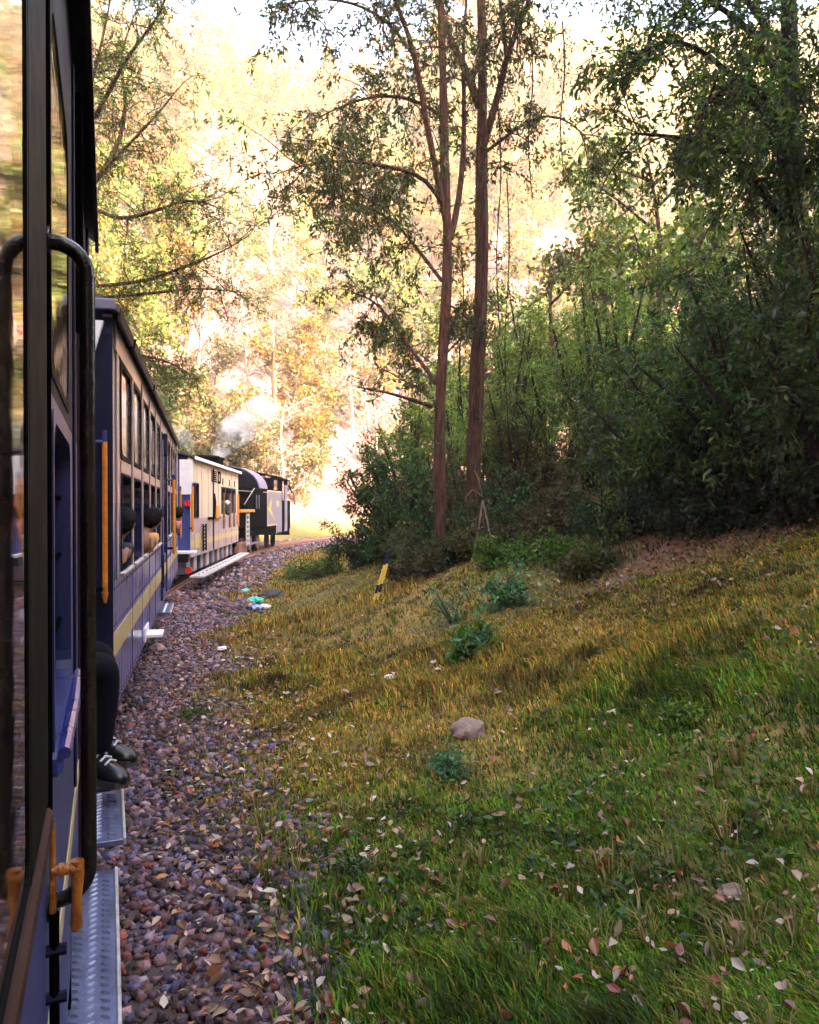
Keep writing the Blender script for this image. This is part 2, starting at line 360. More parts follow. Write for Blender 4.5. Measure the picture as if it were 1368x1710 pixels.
class Veg:
    def __init__(s, seed): s.g = np.random.default_rng(seed); s.t = {}; s.ap = []; s.ad = []
    def limb(s, pts, r0, r1, n=14, k=9, knob=.0):
        p = smooth_poly(pts, n); r = np.linspace(1, 0, n)**.8 * (r0 - r1) + r1
        if knob: r = r * (1 + knob * s.g.standard_normal(n))
        s.t.setdefault((n, k), []).append((p, r)); return p
    def sprout(s, poly, n, length, levels=2, up=.25, grav=.10, t0=.25, t1=1., n2=5, r=.012, wig=.22, shrink=.5, leafn=10, tan=.35, bias=(0, 0, 0)):
        m = len(poly) - 1; bias = np.asarray(bias, float)
        for _ in range(n):
            t = s.g.uniform(t0, t1); f = t * m; i = min(int(f), m - 1); p = poly[i] + (poly[i + 1] - poly[i]) * (f - i)
            d = unit(unit(poly[i + 1] - poly[i]) * tan + unit(s.g.standard_normal(3)) + np.array([0, 0, up]) + bias)
            L = length * s.g.uniform(.55, 1.25); q = [p]
            for _k in range(5):
                d = unit(d + np.array([0, 0, -grav]) + s.g.standard_normal(3) * wig); q.append(q[-1] + d * L / 5)
            q = np.array(q)
            if levels > 1: s.t.setdefault((6, 4), []).append((q, np.linspace(r, r * .3, 6)))
            else: s.t.setdefault((3, 3), []).append((q[[0, 2, 5]], np.linspace(r, r * .3, 3)))
            if levels > 1: s.sprout(q, n2, length * shrink, levels - 1, up * .6, grav, .2, 1., n2, r * .5, wig, shrink, leafn, tan)
            else:
                tt = s.g.uniform(.15, 1.05, leafn) * 5; ti = np.minimum(tt.astype(int), 4)
                s.ap.append(q[ti] + (q[ti + 1] - q[ti]) * (tt - ti)[:, None]); s.ad.append(unit(q[ti + 1] - q[ti]))
    def wood(s, name, m, parent, minr=0.):
        Vs, Fs, b = [], [], 0
        for (n, k), L in s.t.items():
            V, F = tubes(np.array([a for a, _ in L]), np.array([c for _, c in L]), k); Vs.append(V); Fs.append(F + b); b += len(V)
        return np_mesh(name, np.concatenate(Vs), Fs, m, parent, smooth=True)
    def leaves(s, name, parent, size, aspect, cols, droop=.3, jit=.04, m=None, rand=.75):
        P = np.concatenate(s.ap); Dd = np.concatenate(s.ad); return leafmesh(name, P, Dd, size, aspect, cols, droop, jit, m or LEAF, parent, s.g, rand)
def leafmesh(name, P, Dd, size, aspect, cols, droop, jit, m, parent, g, rand=.75):
    N = len(P); P = P + g.standard_normal((N, 3)) * jit
    ax = unit(Dd * .6 + g.standard_normal((N, 3)) * rand + np.array([0, 0, -droop])); sd = unit(np.cross(ax, g.standard_normal((N, 3)))); nm = np.cross(ax, sd)
    L = size * g.uniform(.6, 1.3, (N, 1)); w = L * aspect * .5
    V = np.stack([P, P + ax * L * .42 + sd * w + nm * L * .07, P + ax * L - nm * L * .06, P + ax * L * .42 - sd * w + nm * L * .07], 1).reshape(-1, 3)
    b = np.arange(N) * 4; F = np.concatenate([np.stack([b, b + 1, b + 2], 1), np.stack([b, b + 2, b + 3], 1)])
    cols = np.asarray(cols); c = cols[g.integers(0, len(cols), N)] * g.uniform(.7, 1.3, (N, 1))
    return np_mesh(name, V, [F], m, parent, colors=np.repeat(c, 4, axis=0))
def plant_root(name, x, y, label, cat, group=None, z=None):
    return empty(name, (x, y, H(x, y) - .04 if z is None else z), 0, label, cat, group)
def local(pts, o): return [np.asarray(p, float) - np.array(o.location) for p in pts]

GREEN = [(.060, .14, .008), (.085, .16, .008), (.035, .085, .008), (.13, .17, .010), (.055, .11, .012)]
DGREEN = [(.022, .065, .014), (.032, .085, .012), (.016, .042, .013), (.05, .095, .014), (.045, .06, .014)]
PALEG = [(.17, .27, .030), (.13, .23, .025), (.22, .27, .04), (.09, .14, .018)]
OLIVE = [(.085, .075, .016), (.07, .055, .014), (.10, .075, .02), (.055, .07, .014), (.045, .065, .014)]
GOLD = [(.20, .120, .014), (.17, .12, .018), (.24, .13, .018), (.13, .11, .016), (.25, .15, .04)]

hz = MB().box(-215, 235, -125, 235, -4, 128).build('haze', bpy.data.materials.new('haze_air')); tag(hz, kind='stuff')
hm = hz.data.materials[0]; hm.use_nodes = True; hm.node_tree.nodes.remove(hm.node_tree.nodes['Principled BSDF'])
pv = hm.node_tree.nodes.new('ShaderNodeVolumePrincipled'); pv.inputs['Color'].default_value = (.95, .93, .95, 1); pv.inputs['Density'].default_value = .0009
hm.node_tree.links.new(pv.outputs[0], hm.node_tree.nodes['Material Output'].inputs['Volume'])

# ------------------------------------------------------------------ railway track
def track_pt(s, off=0.):
    i = np.interp(s, TR[:, 0], np.arange(len(TR))); k = int(i); f = i - k; k2 = min(k + 1, len(TR) - 1)
    x = TR[k, 1] * (1 - f) + TR[k2, 1] * f; y = TR[k, 2] * (1 - f) + TR[k2, 2] * f; th = TR[k, 3] * (1 - f) + TR[k2, 3] * f
    return np.array([x + off * math.cos(R(th)), y - off * math.sin(R(th))]), th
trk = empty('railway_track', (0, 0, 0)); tag(trk, kind='structure')
def rail_mesh(off, prof, name, m):
    ss = np.arange(-20, 90, 1.0); V = []; 
    for s in ss:
        p, th = track_pt(s, off); nx_, ny_ = math.cos(R(th)), -math.sin(R(th))
        for a, z in prof: V.append((p[0] + nx_ * a, p[1] + ny_ * a, z))
    k = len(prof); n = len(ss); F = [(i * k + j, i * k + (j + 1) % k, (i + 1) * k + (j + 1) % k, (i + 1) * k + j) for i in range(n - 1) for j in range(k)]
    return np_mesh(name, V, [np.array(F)], m, trk)
RP = [(-.055, -.01), (.055, -.01), (.055, .01), (.012, .02), (.012, .075), (.032, .085), (.032, .115), (-.032, .115), (-.032, .085), (-.012, .075), (-.012, .02), (-.055, .01)]
for off in (-.5, .5):
    rail_mesh(off, RP, 'rail', M['rust'])
    rail_mesh(off, [(-.024, .1152), (.024, .1152), (.024, .1165), (-.024, .1165)], 'rail_head', M['railtop'])
rail_mesh(0, [(-.022, 0), (.022, 0), (.022, .14), (-.022, .14)], 'rack_rail', M['rust'])
sl = MB().box(-.9, .9, -.1, .1, -.07, .012, .03).build('sleeper', M['sleeper'], trk)
for q, s in enumerate(np.arange(-6, 80, .78)):
    o = sl if q == 0 else sl.copy()
    if q: COL.objects.link(o)
    p, th = track_pt(s); o.location = (p[0], p[1], 0); o.rotation_euler = (0, 0, R(-th) + random.uniform(-.02, .02))

# ------------------------------------------------------------------ coaches
def roof_shell(mb, x0, x1, y0, y1, ze, rise, th=.035, n=12):
    ys = [y0 + (y1 - y0) * i / n for i in range(n + 1)]; zf = lambda y: ze + rise * (1 - abs((y - (y0 + y1) / 2) / ((y1 - y0) / 2)) ** 2.6)
    poly = [(y, zf(y) + th) for y in ys] + [(y, zf(y)) for y in ys[::-1]]
    return mb.prism(poly, x0, x1, 'x')
M['tread'] = mat('raised_tread_steel', (.42, .46, .62), .3, metal=.6, var=.3, scale=20)
def bogie(mb, x, w):
    for dx in (-.75, .75):
        for y in (.65, w - .65):
            mb.tube([(x + dx, y - .06, .49), (x + dx, y + .06, .49)], .36, 18)
        mb.tube([(x + dx, .5, .49), (x + dx, w - .5, .49)], .06, 8)
    for y in (.42, w - .42): mb.box(x - 1.15, x + 1.15, y - .05, y + .05, .42, .66, .02)
    return mb
def window_set(root, x0, x1, z0, z1, name, pane, depth=.035, rad=.07, w=.022, sill=False, frame=None):
    fr = MB().ring(x0, x1, z0, z1, w, rad, -.008, depth).build(name, frame or M['rubber'], root)
    if pane: MB().box(x0 - .004, x1 + .004, depth - .012, depth - .004, z0 - .004, z1 + .004).build('pane', pane, fr)
    if sill: MB().box(x0 - .02, x1 + .02, -.03, .05, z0 - .03, z0 - .002, .008).build('sill', M['worn'] if sill == 2 else M['blue'], fr)
    return fr
def shell(root, L, w, ze, rise, floor=1.0, low='dustblue', holes=(), zband=1.95, zb=.65, zs=(.94, 1.12), up='cream', eave=.05, endmat='navy', far=True):
    T = .05
    MB().holes(0, L, zb, zband, holes, 0, T).build('lower_panel', M[low], root)
    MB().holes(0, L, zband, ze, holes, 0, T).build('upper_panel', M[up], root)
    if zs:
        sx = MB().holes(0, L, zs[0], zs[1], holes, -.003, .002); sx.build('painted_stripe', M['stripe'], root)
    MB().holes(0, L, zb, ze, [], w - T, w).build('far_panel', M[low], root)
    MB().box(T, L - T, w - T - .02, w - T - .005, floor, ze - .02).build('shade_lining', M['dark'], root)  # near-black sheet added so the openings read as shaded interior
    MB().box(T, L - T, T, w - T, floor - .08, floor).build('floor', M['dark'], root)
    r = MB(); roof_shell(r, -.06, L + .06, -eave, w + eave, ze, rise); r.build('roof', M['roof'], root, True)
    MB().box(-.05, L + .05, -eave - .004, -eave + .012, ze - .05, ze + .032).build('gutter', M['eave'], root)
    for x in (0, L - T):
        ys = [w * i / 10 for i in range(11)]; zf = lambda y: ze + rise * (1 - abs((y - w / 2) / (w / 2 + eave)) ** 2.6) - .004
        poly = [(T, floor - .35), (w - T, floor - .35)] + [(min(max(y, T), w - T), zf(y)) for y in ys[::-1]]
        MB().prism(poly, x + .001, x + T - .001, 'x').build('end_wall', M[endmat], root)
    MB().box(.3, L - .3, .35, w - .35, .62, .9).build('underframe', M['black'], root)

def skin_at(lat, a): return (lat * .932 - .362 * a, lat * .362 + .932 * a, 0)
# ---- coach 1: the coach the camera leans from
HD1 = -21.2
A0 = -6.2                                                     # local x = a - A0
c1 = empty('railway_coach', skin_at(-.095, A0), R(90 - HD1), 'blue coach at the left edge whose window mirrors the forest, nearest to the camera', 'railway coach', 'passenger coaches of the train')
XA = lambda a: a - A0
ZC = lambda z: z + CAM_Z
L1 = XA(4.2); w1 = 2.45; ZE1 = ZC(1.33)
h1 = [(XA(-.62), XA(1.046), ZC(-.47), ZC(1.06)), (XA(1.475), XA(2.14), ZC(.23), ZC(.92)), (XA(1.475), XA(2.14), ZC(-.44), ZC(.17)),
      (XA(2.80), XA(4.04), ZC(-.80), ZC(1.12)), (XA(-2.5), XA(-.9), ZC(-.44), ZC(1.06))]
T = .05
shell(c1, L1, w1, ZE1, .32, floor=ZC(-.79), low='blue', up='navy', holes=h1, zs=(ZC(-.885), ZC(-.83)), zband=ZC(.2))
# window 1: big fixed pane set back in a deep rubber reveal
f = MB().ring(XA(-.60), XA(1.035), ZC(-.45), ZC(1.04), .012, .03, -.0035, .045).build('window_frame', M['rubber'], c1)
MB().box(XA(-.60), XA(1.034), -.001, .006, ZC(-.449), ZC(1.039)).build('pane', M['glass'], f)
MB().box(XA(-.62), XA(1.33), -.012, .004, ZC(-.505), ZC(-.468), .006).build('sill_strip', M['brown'], f)
MB().box(XA(1.048), XA(1.345), -.004, .0, ZC(-.466), ZC(1.3), .002).build('pillar_cover', M['rubber'], c1)
f = MB().ring(XA(1.49), XA(2.12), ZC(.25), ZC(.90), .02, .10, -.003, .04).build('window_frame', M['rubber'], c1)
MB().box(XA(1.48), XA(2.13), -.001, .006, ZC(.24), ZC(.91)).build('pane', M['glass'], f)
f = MB().ring(XA(1.49), XA(2.12), ZC(-.42), ZC(.15), .02, .06, -.006, .04).build('window_frame', M['blue'], c1)
MB().box(XA(1.46), XA(2.15), -.02, .16, ZC(-.468), ZC(-.425), .01).build('sill', M['dustblue'], f)
MB().tube([(XA(1.46), -.022, ZC(-.425)), (XA(1.8), -.026, ZC(-.42)), (XA(2.15), -.022, ZC(-.425))], .011, 8).build('sill_bead', M['dustblue'], f, True)
for z in (-.28, -.12, .02): MB().tube([(XA(1.5), .02, ZC(z)), (XA(2.11), .02, ZC(z))], .006, 6).build('window_bar', M['black'], f, True)
MB().box(XA(2.765), XA(2.80), -.012, .06, ZC(-1.18), ZC(1.2), .004).build('door_jamb', M['brown'], c1)
MB().box(XA(2.4), XA(2.43), -.008, .0, ZC(-.8), ZC(1.25), .003).build('cover_strip', M['navy'], c1)
MB().box(XA(1.36), XA(1.40), -.007, .0, ZC(-.55), ZC(1.3), .002).build('cover_strip', M['black'], c1)
MB().box(XA(2.66), XA(2.70), -.022, -.0, ZC(.55), ZC(1.30), .004).build('shutter_rail', M['black'], c1)
MB().box(XA(3.95), XA(4.2), -.01, .05, ZC(-1.2), ZC(1.3), .004).build('end_post', M['navy'], c1)
MB().box(XA(2.8), XA(4.04), .9, .95, ZC(-.86), ZC(1.3)).build('vestibule_wall', M['dark'], c1)
# looped handrail
hx = XA(1.378); pts = []
def arc(cx, cz, r, a0, a1, n=7): return [(hx, -cx - r * math.cos(R(a0 + (a1 - a0) * i / n)), cz + r * math.sin(R(a0 + (a1 - a0) * i / n))) for i in range(n + 1)]
ro = .062; rb = .050
pts = [(hx, .012, ZC(.425)), (hx, -.004, ZC(.425))] + arc(ro - rb, ZC(.425) - rb, rb, 90, 0) + [(hx, -ro, ZC(.1)), (hx, -ro, ZC(-.2))] + arc(ro - rb, ZC(-.64) + rb, rb, 0, -90) + [(hx, -.004, ZC(-.64)), (hx, .012, ZC(-.645))]
hr = MB().tube(pts, .0125, 14).build('handrail', M['tube'], c1, True)
for z in (.425, -.642): MB().tube([(hx, -.007, ZC(z)), (hx, .001, ZC(z))], .028, 16).build('flange', M['tube'], hr, True)
def latch(x, z, s, body):
    lt = MB().tube([(x, -.010 * s, z + .075 * s), (x, -.010 * s, z - .075 * s)], [.0042 * s, .0055 * s], 8).build('door_latch', body, c1, True)
    MB().tube([(x, -.010 * s, z + .082 * s), (x, -.010 * s, z + .073 * s)], .0045 * s, 8).build('latch_tip', M['bright'], lt, True)
    MB().tube([(x, -.008 * s, z), (x, -.018 * s, z), (x, -.019 * s, z), (x, -.026 * s, z), (x, -.027 * s, z), (x, -.034 * s, z), (x, -.035 * s, z), (x, -.052 * s, z)],
              [.008 * s, .008 * s, .011 * s, .011 * s, .0085 * s, .0085 * s, .0105 * s, .0105 * s], 12).build('latch_pin', body, lt, True)
    MB().tube([(x, -.046 * s, z + .012 * s), (x, -.046 * s, z - .012 * s), (x, -.045 * s, z - .045 * s), (x, -.044 * s, z - .09 * s), (x, -.044 * s, z - .1 * s)], [.010 * s, .010 * s, .0075 * s, .0095 * s, .006 * s], 10).build('latch_handle', body, lt, True)
    return lt
latch(XA(1.34), ZC(-.575), 1.0, M['latch'])
latch(XA(2.78), ZC(-.565), .8, M['latch'])
br = MB().tube([(XA(1.34), -.012, ZC(-.64)), (XA(1.34), -.012, ZC(-.85))], .0075, 8).build('latch_bracket', M['black'], c1, True)
for z in (-.70, -.775):
    MB().tube([(XA(1.34), .0, ZC(z)), (XA(1.34), -.03, ZC(z))], .009, 6).build('bolt', M['navy'], br)
# tread plate footboards with raised bars
def treadplate(root, x0, x1, y0, y1, z, name, rows=4, pitch=.035):
    fb = MB().box(x0, x1, y0, y1, z - .022, z, .003).build(name, M['plate'], root)
    V = []; Fq = []
    m = MB(); n = int((x1 - x0 - .02) / pitch); wr = (y1 - y0 - .02) / rows
    for j in range(rows):
        for i in range(n):
            cx = x0 + .02 + i * pitch + (j % 2) * pitch * .5; cyy = y0 + .012 + wr * (j + .5); a = R(35 if j % 2 == 0 else -35) ; l, b = wr * .5, .0055
            ux, uy = math.sin(a), math.cos(a)
            P = [(cx - ux * l, cyy - uy * l), (cx - uy * b, cyy + ux * b), (cx + ux * l, cyy + uy * l), (cx + uy * b, cyy - ux * b)]
            m.add([(p[0], p[1], z - .001) for p in P] + [(cx - ux * l * .5, cyy - uy * l * .5, z + .006), (cx + ux * l * .5, cyy + uy * l * .5, z + .006)],
                  [(0, 1, 4), (1, 2, 5), (1, 5, 4), (2, 3, 5), (3, 0, 4), (3, 4, 5), (3, 2, 1, 0)])
    o = m.build('raised_tread', M['tread'], fb); tag(o, kind='stuff')
    MB().box(x0, x1, y0 - .008, y0 + .004, z - .024, z + .006, .003).build('worn_lip', M['worn'], fb)
    return fb
treadplate(c1, XA(.45), XA(2.98), -.115, .06, ZC(-1.30), 'footboard')
treadplate(c1, XA(3.03), XA(3.56), -.145, .10, ZC(-1.22), 'door_step')
treadplate(c1, XA(3.62), XA(3.88), -.105, .10, ZC(-1.22), 'door_step')
for a in (.9, 2.2, 3.3, 3.75): MB().box(XA(a) - .02, XA(a) + .02, .0, .03, ZC(-1.32), ZC(-1.1)).build('step_hanger', M['black'], c1)
bogie(MB(), 2.0, w1).build('bogie', M['black'], c1)

# ---- coach 2
HD2 = -14.6
c2 = empty('railway_coach', (-1.74, 4.56, 0), R(90 - HD2), 'grey and blue coach with passengers leaning from its windows, second in the train', 'railway coach', 'passenger coaches of the train')
L2 = 10.55; w2 = 2.45; ZE2 = ZC(1.12)
wx = [(.46, 1.08), (1.36, 1.98), (2.26, 2.88), (3.16, 3.78), (4.06, 4.68)]
wx2 = [(6.75, 7.3), (7.55, 8.1), (8.35, 8.9), (9.15, 9.7)]
h2 = [(5.02, 6.12, ZC(-.62), ZC(.84))]
for a, b in wx + wx2: h2 += [(a, b, ZC(.33), ZC(.90)), (a, b, ZC(-.42), ZC(.20))]
shell(c2, L2, w2, ZE2, .30, floor=ZC(-1.12), holes=h2, zs=(ZC(-.90), ZC(-.755)), zband=ZC(.02), zb=ZC(-1.22))
for i, (a, b) in enumerate(wx + wx2):
    window_set(c2, a, b, ZC(.33), ZC(.90), 'upper_window', M['glass2'], .02, .11, .03)
    window_set(c2, a, b, ZC(-.42), ZC(.20), 'lower_window', None, .045, .05, .012, sill=2, frame=M['navy'])
    MB().box(a - .01, b + .01, -.006, .0, ZC(.215), ZC(.29), .002).build('number_plate', M['cream'], c2)
for x in [.2] + [(wx[i][1] + wx[i + 1][0]) / 2 for i in range(4)] + [4.88, 6.45, 7.42, 8.22, 9.02, 9.95]:
    MB().box(x - .035, x + .035, -.012, .0, ZC(-.45), ZC(1.04), .005).build('pillar_strip', M['cream'], c2)
MB().box(5.06, 6.08, .02, .05, ZC(-.62), ZC(-.15)).build('door', M['dustblue'], c2)
for x in (5.0, 6.12): MB().box(x, x + .03, -.02, .03, ZC(-1.15), ZC(.9), .004).build('door_post', M['navy'], c2)
MB().box(5.03, 5.3, -.07, .0, ZC(.62), ZC(.88), .01).build('lamp_box', M['navy'], c2)
MB().box(5.0, 5.025, -.03, 0, ZC(.0), ZC(.8)).build('downpipe', M['grey'], c2)
def grab(root, x, y, z0, z1, r=.015, off=.05):
    p = MB().tube([(x, y, z0), (x, y, z1)], r, 10).build('grab_pole', M['orange'], root, True)
    for z in (z0 + .02, z1):
        MB().tube([(x, y + off, z), (x, y, z)], r * .8, 8).build('pole_bracket', M['blue'] if z > z0 + .1 else M['black'], p, True)
    MB().tube([(x, y, z1), (x, y, z1 + .07)], r * .9, 10).build('pole_cap', M['blue'], p, True)
    MB().tube([(x, y, z0 - .06), (x, y, z0)], [r * .5, r * 1.3], 10).build('pole_foot', M['orange'], p, True)
grab(c2, -.055, .035, ZC(-.50), ZC(.37)); grab(c2, 6.3, -.10, ZC(-.60), ZC(.36), .020, .1)
grab(c2, 10.35, -.06, ZC(-.55), ZC(.30), .018, .06)
MB().box(-.012, .0, -.004, .09, ZC(-1.2), ZC(1.1)).build('end_corner', M['navy'], c2)
MB().box(-.012, .0, .093, 2.3, ZC(.70), ZC(1.08), .004).build('end_board', M['white'], c2)
bd = MB(); bd.prism([(.035, ZC(1.06)), (.55, ZC(1.06)), (.55, ZC(.73)), (.13, ZC(.73))], -.10, -.055, 'x'); bd.build('destination_board', M['white'], c2)
MB().box(-.09, -.062, -.03, 2.4, ZC(1.13), ZC(1.19), .004).build('roof_fascia', M['grey'], c2)
MB().tube([(-.1, .12, ZC(.62)), (-.1, .16, ZC(.58)), (-.05, .3, ZC(.58))], .008, 6).build('lamp_hook', M['bright'], c2, True)
for x in (.25, 2.1): MB().tube([(x, -.055, ZC(.98)), (x, -.1, ZC(.98)), (x, -.11, ZC(1.03))], .006, 6).build('gutter_hook', M['black'], c2, True)
MB().box(.1, 1.9, -.014, .0, ZC(.93), ZC(1.09), .004).build('name_board', M['cream'], c2)
st = MB().box(2.4, 2.7, -.15, .02, ZC(-1.17), ZC(-1.14), .006); st.box(2.35, 2.75, -.014, .0, ZC(-1.2), ZC(-1.08)); st.build('side_step', M['white'], c2)
rv = MB()
for i in range(105):
    x = .06 + i * .1
    for z in (-1.19, -.72, -.5): rv.box(x, x + .014, -.005, .0, ZC(z), ZC(z) + .014)
tag(rv.build('rivets', M['dustblue'], c2), kind='stuff')
for x in (1.22, 2.12, 3.02, 3.92, 7.42, 8.22, 9.02): MB().box(x, x + .012, -.005, 0, ZC(-1.2), ZC(-.46)).build('seam_strip', M['dustblue'], c2)
for x in (5.1, 5.16): MB().tube([(x, -.02, ZC(-.6)), (x, -.02, ZC(-1.0))], .008, 6).build('door_chain', M['black'], c2, True)
treadplate(c2, 5.1, 6.0, -.1, .1, ZC(-1.3), 'door_step')
MB().box(.4, 4.7, .35, .8, ZC(-1.1), ZC(-.68), .03).build('bench_seat', M['navy'], c2)
MB().box(6.6, 9.9, .35, .8, ZC(-1.1), ZC(-.68), .03).build('bench_seat', M['navy'], c2)
bogie(MB(), 1.9, w2).build('bogie', M['black'], c2); bogie(MB(), 8.5, w2).build('bogie', M['black'], c2)
MB().box(-.45, 0, .35, .5, .62, .78).build('buffer_beam', M['black'], c2)

# ---- cream van
HD3 = -5.1
c3 = empty('luggage_van', (-4.73, 16.8, 0), R(90 - HD3), 'cream and grey van between the blue coach and the black locomotive', 'railway van')
L3 = 7.95; w3 = 2.45; ZE3 = ZC(1.05)
h3 = [(.16, 1.02, ZC(-.28), ZC(.52)), (4.4, 7.3, ZC(-.22), ZC(.53))]
shell(c3, L3, w3, ZE3, .16, floor=ZC(-.86), low='vanlower', up='vancream', holes=h3, zs=(ZC(-.90), ZC(-.76)), zband=ZC(-.28), zb=ZC(-1.12), eave=.1)
MB().box(-.05, L3 + .05, -.108, -.10, ZE3 - .04, ZE3 + .035).build('roof_fascia', M['white'], c3)
MB().box(-.02, -.002, .0, .28, ZC(-.98), ZC(1.0)).build('end_panel', M['blue'], c3)
MB().box(-.045, -.02, -.06, .22, ZC(.25), ZC(1.0), .004).build('end_board', M['white'], c3)
MB().tube([(-.10, .05, ZC(.06)), (-.02, .05, ZC(.06))], .07, 12).build('tail_lamp', M['red'], c3, True)
MB().tube([(-.10, .02, ZC(-1.38)), (-.02, .02, ZC(-1.38))], .07, 12).build('tail_lamp', M['red'], c3, True)
MB().box(-.35, .0, -.15, .35, ZC(-1.02), ZC(-.96), .01).build('end_step', M['white'], c3)
for a, b, n in ((.16, 1.02, 2), (4.4, 7.3, 4)):
    ww = (b - a) / n
    for i in range(n):
        window_set(c3, a + i * ww + .03, a + (i + 1) * ww - .03, ZC(-.25 if n == 2 else -.19), ZC(.49), 'window', None, .04, .03, .03, frame=M['navy'])
grab(c3, -.02, -.05, ZC(-.5), ZC(.42), .03, .06)
for x in (4.55, 5.7, 6.6, 7.55):
    MB().tube([(x, -.05, ZC(.36)), (x, -.05, ZC(-.62))], .03, 8).build('grab_pole', M['rust'] if x < 7 else M['orange'], c3, True)
MB().box(2.98, 3.03, -.03, 0, ZC(-1.1), ZC(.95)).build('door_bar', M['navy'], c3)
MB().tube([(3.0, -.03, ZC(.32)), (3.0, -.06, ZC(.1)), (3.0, -.03, ZC(-.3))], .03, 8).build('door_bolt', M['black'], c3, True)
MB().box(3.1, 3.6, -.09, 0, ZC(-.33), ZC(.02), .02).build('orange_box', M['orange'], c3)
v = MB()
for i in range(6): v.box(2.75, 3.55, -.02, .0, ZC(.62 + i * .05), ZC(.645 + i * .05))
v.build('louvre', M['black'], c3)
f = MB().ring(3.85, 4.15, ZC(.66), ZC(.86), .06, .02, -.02, .01).build('vent_hood', M['black'], c3)
for x in (4.6, 5.9, 7.0): MB().box(x, x + .1, -.012, 0, ZC(.58), ZC(.76)).build('rivet_plate', M['black'], c3)
for x in (1.4, 2.3, 3.9, 5.2, 6.4, 7.4): MB().box(x, x + .02, -.006, 0, ZC(-1.1), ZC(1.0)).build('seam_strip', M['vanlower'], c3)
for x in (1.25, 1.62):
    MB().tube([(x, -.06, ZC(-.42)), (x, -.06, ZC(-1.05))], .02, 6).build('ladder_rail', M['black'], c3, True)
for i in range(7): MB().tube([(1.25, -.06, ZC(-.48 - .085 * i)), (1.62, -.06, ZC(-.48 - .085 * i))], .017, 6).build('ladder_rung', M['black'], c3, True)
MB().box(.45, 1.15, -.02, 0, ZC(-.95), ZC(-.62), .005).build('label_board', M['stripe'], c3)
MB().box(2.2, 3.9, -.06, .0, ZC(-.33), ZC(-.27)).build('tool_rack', M['black'], c3)
for i in range(9):
    x = .1 + i * .85; MB().box(x, x + .38, .10, .5, ZC(-1.5), ZC(-1.10), .02).build('underframe_box', M['vanlower'] if i % 2 else M['grey'], c3)
fbx = MB().box(-.1, L3 + .35, -.30, .0, ZC(-1.55), ZC(-1.50), .01); fb = fbx.build('running_board', M['wood'], c3)
for i in range(16): MB().tube([(.2 + i * .5, -.15, ZC(-1.5)), (.2 + i * .5, -.15, ZC(-1.49))], .022, 8).build('bolt_head', M['black'], fb)
for x, r_, z in ((4.6, .55, .10), (6.6, .42, .22)):
    zt = ZE3 + .16
    MB().tube([(x, .75, zt - .03), (x, .75, zt + z), (x, .75, zt + z + .01), (x, .75, zt + z + .07)], [r_ * .8, r_ * .8, r_, r_ * .85], 16).build('roof_ventilator', M['black'], c3, True)
bogie(MB(), 1.6, w3).build('bogie', M['black'], c3); bogie(MB(), 6.3, w3).build('bogie', M['black'], c3)

# ---- locomotive
loc = empty('steam_locomotive', (-5.55, 25.7, 0), R(90 - 1.5), 'black steam tank locomotive with grey cab side and yellow arrow at the train\'s head', 'locomotive')
wl = 2.45
MB().box(-.5, 9.3, .25, wl - .25, .75, .98).build('frame', M['black'], loc)
MB().tube([(-.3, wl/2, ZC(.42)), (-.25, wl/2, ZC(.42)), (5.0, wl/2, ZC(.42))], [.70, .88, .88], 28).build('boiler', M['black'], loc, True)
MB().box(1.9, 5.0, .02, .62, ZC(-.80), ZC(.66), .03).build('side_tank', M['black'], loc)
MB().box(1.9, 5.0, wl - .62, wl - .02, ZC(-.80), ZC(.66), .03).build('side_tank', M['black'], loc)
hp = [(wl / 2 - 1.18 * math.sin(R(a)), ZC(.62) + .86 * math.cos(R(a))) for a in np.linspace(-90, 90, 17)] + [(wl / 2 - 1.14 * math.sin(R(a)), ZC(.62) + .82 * math.cos(R(a))) for a in np.linspace(90, -90, 17)]
MB().prism(hp, 3.0, 4.4, 'x').build('arched_casing', M['grey'], loc, True)
hq = [(wl / 2 - 1.14 * math.sin(R(a)), ZC(.62) + .82 * math.cos(R(a))) for a in np.linspace(-90, 90, 17)]
MB().prism(hq, .4, 3.0, 'x').build('boiler_casing', M['black'], loc, True)
MB().tube([(1.6, wl / 2, ZC(1.2)), (1.6, wl / 2, ZC(1.6)), (1.6, wl / 2, ZC(1.62)), (1.6, wl / 2, ZC(1.7))], [.22, .19, .25, .23], 16).build('chimney', M['black'], loc, True)
MB().tube([(.6, wl / 2, ZC(1.2)), (.6, wl / 2, ZC(1.5)), (.6, wl / 2, ZC(1.62)), (.6, wl / 2, ZC(1.66))], [.34, .34, .24, .05], 18).build('steam_dome', M['black'], loc, True)
# cab with grey side sheet cut away at its front foot
cs = MB(); cs.holes(4.4, 8.3, ZC(-.80), ZC(1.12), [(4.4, 5.02, ZC(.66), ZC(1.12)), (5.35, 6.2, ZC(.66), ZC(1.05)), (7.15, 7.6, ZC(-.6), ZC(1.05))], 0, .03)
cs.holes(5.9, 8.3, ZC(-1.12), ZC(-.80), [], 0, .03); cs.build('cab_side', M['black'], loc)
gp = MB(); gp.holes(4.1, 7.0, ZC(-.72), ZC(.56), [], -.004, .0); gp.holes(5.9, 7.0, ZC(-1.08), ZC(-.72), [], -.004, 0); gp.holes(7.65, 8.28, ZC(-1.08), ZC(.9), [], -.004, 0); gp.build('grey_panel', M['grey'], loc)
ed = MB()
for a, b, c, d in ((4.06, 7.0, .56, .61), (4.06, 4.1, -.77, .56), (4.06, 5.86, -.77, -.72), (5.86, 5.9, -1.12, -.72)): ed.box(a, b, -.006, 0, ZC(c), ZC(d))
ed.build('panel_lining', M['stripe'], loc)
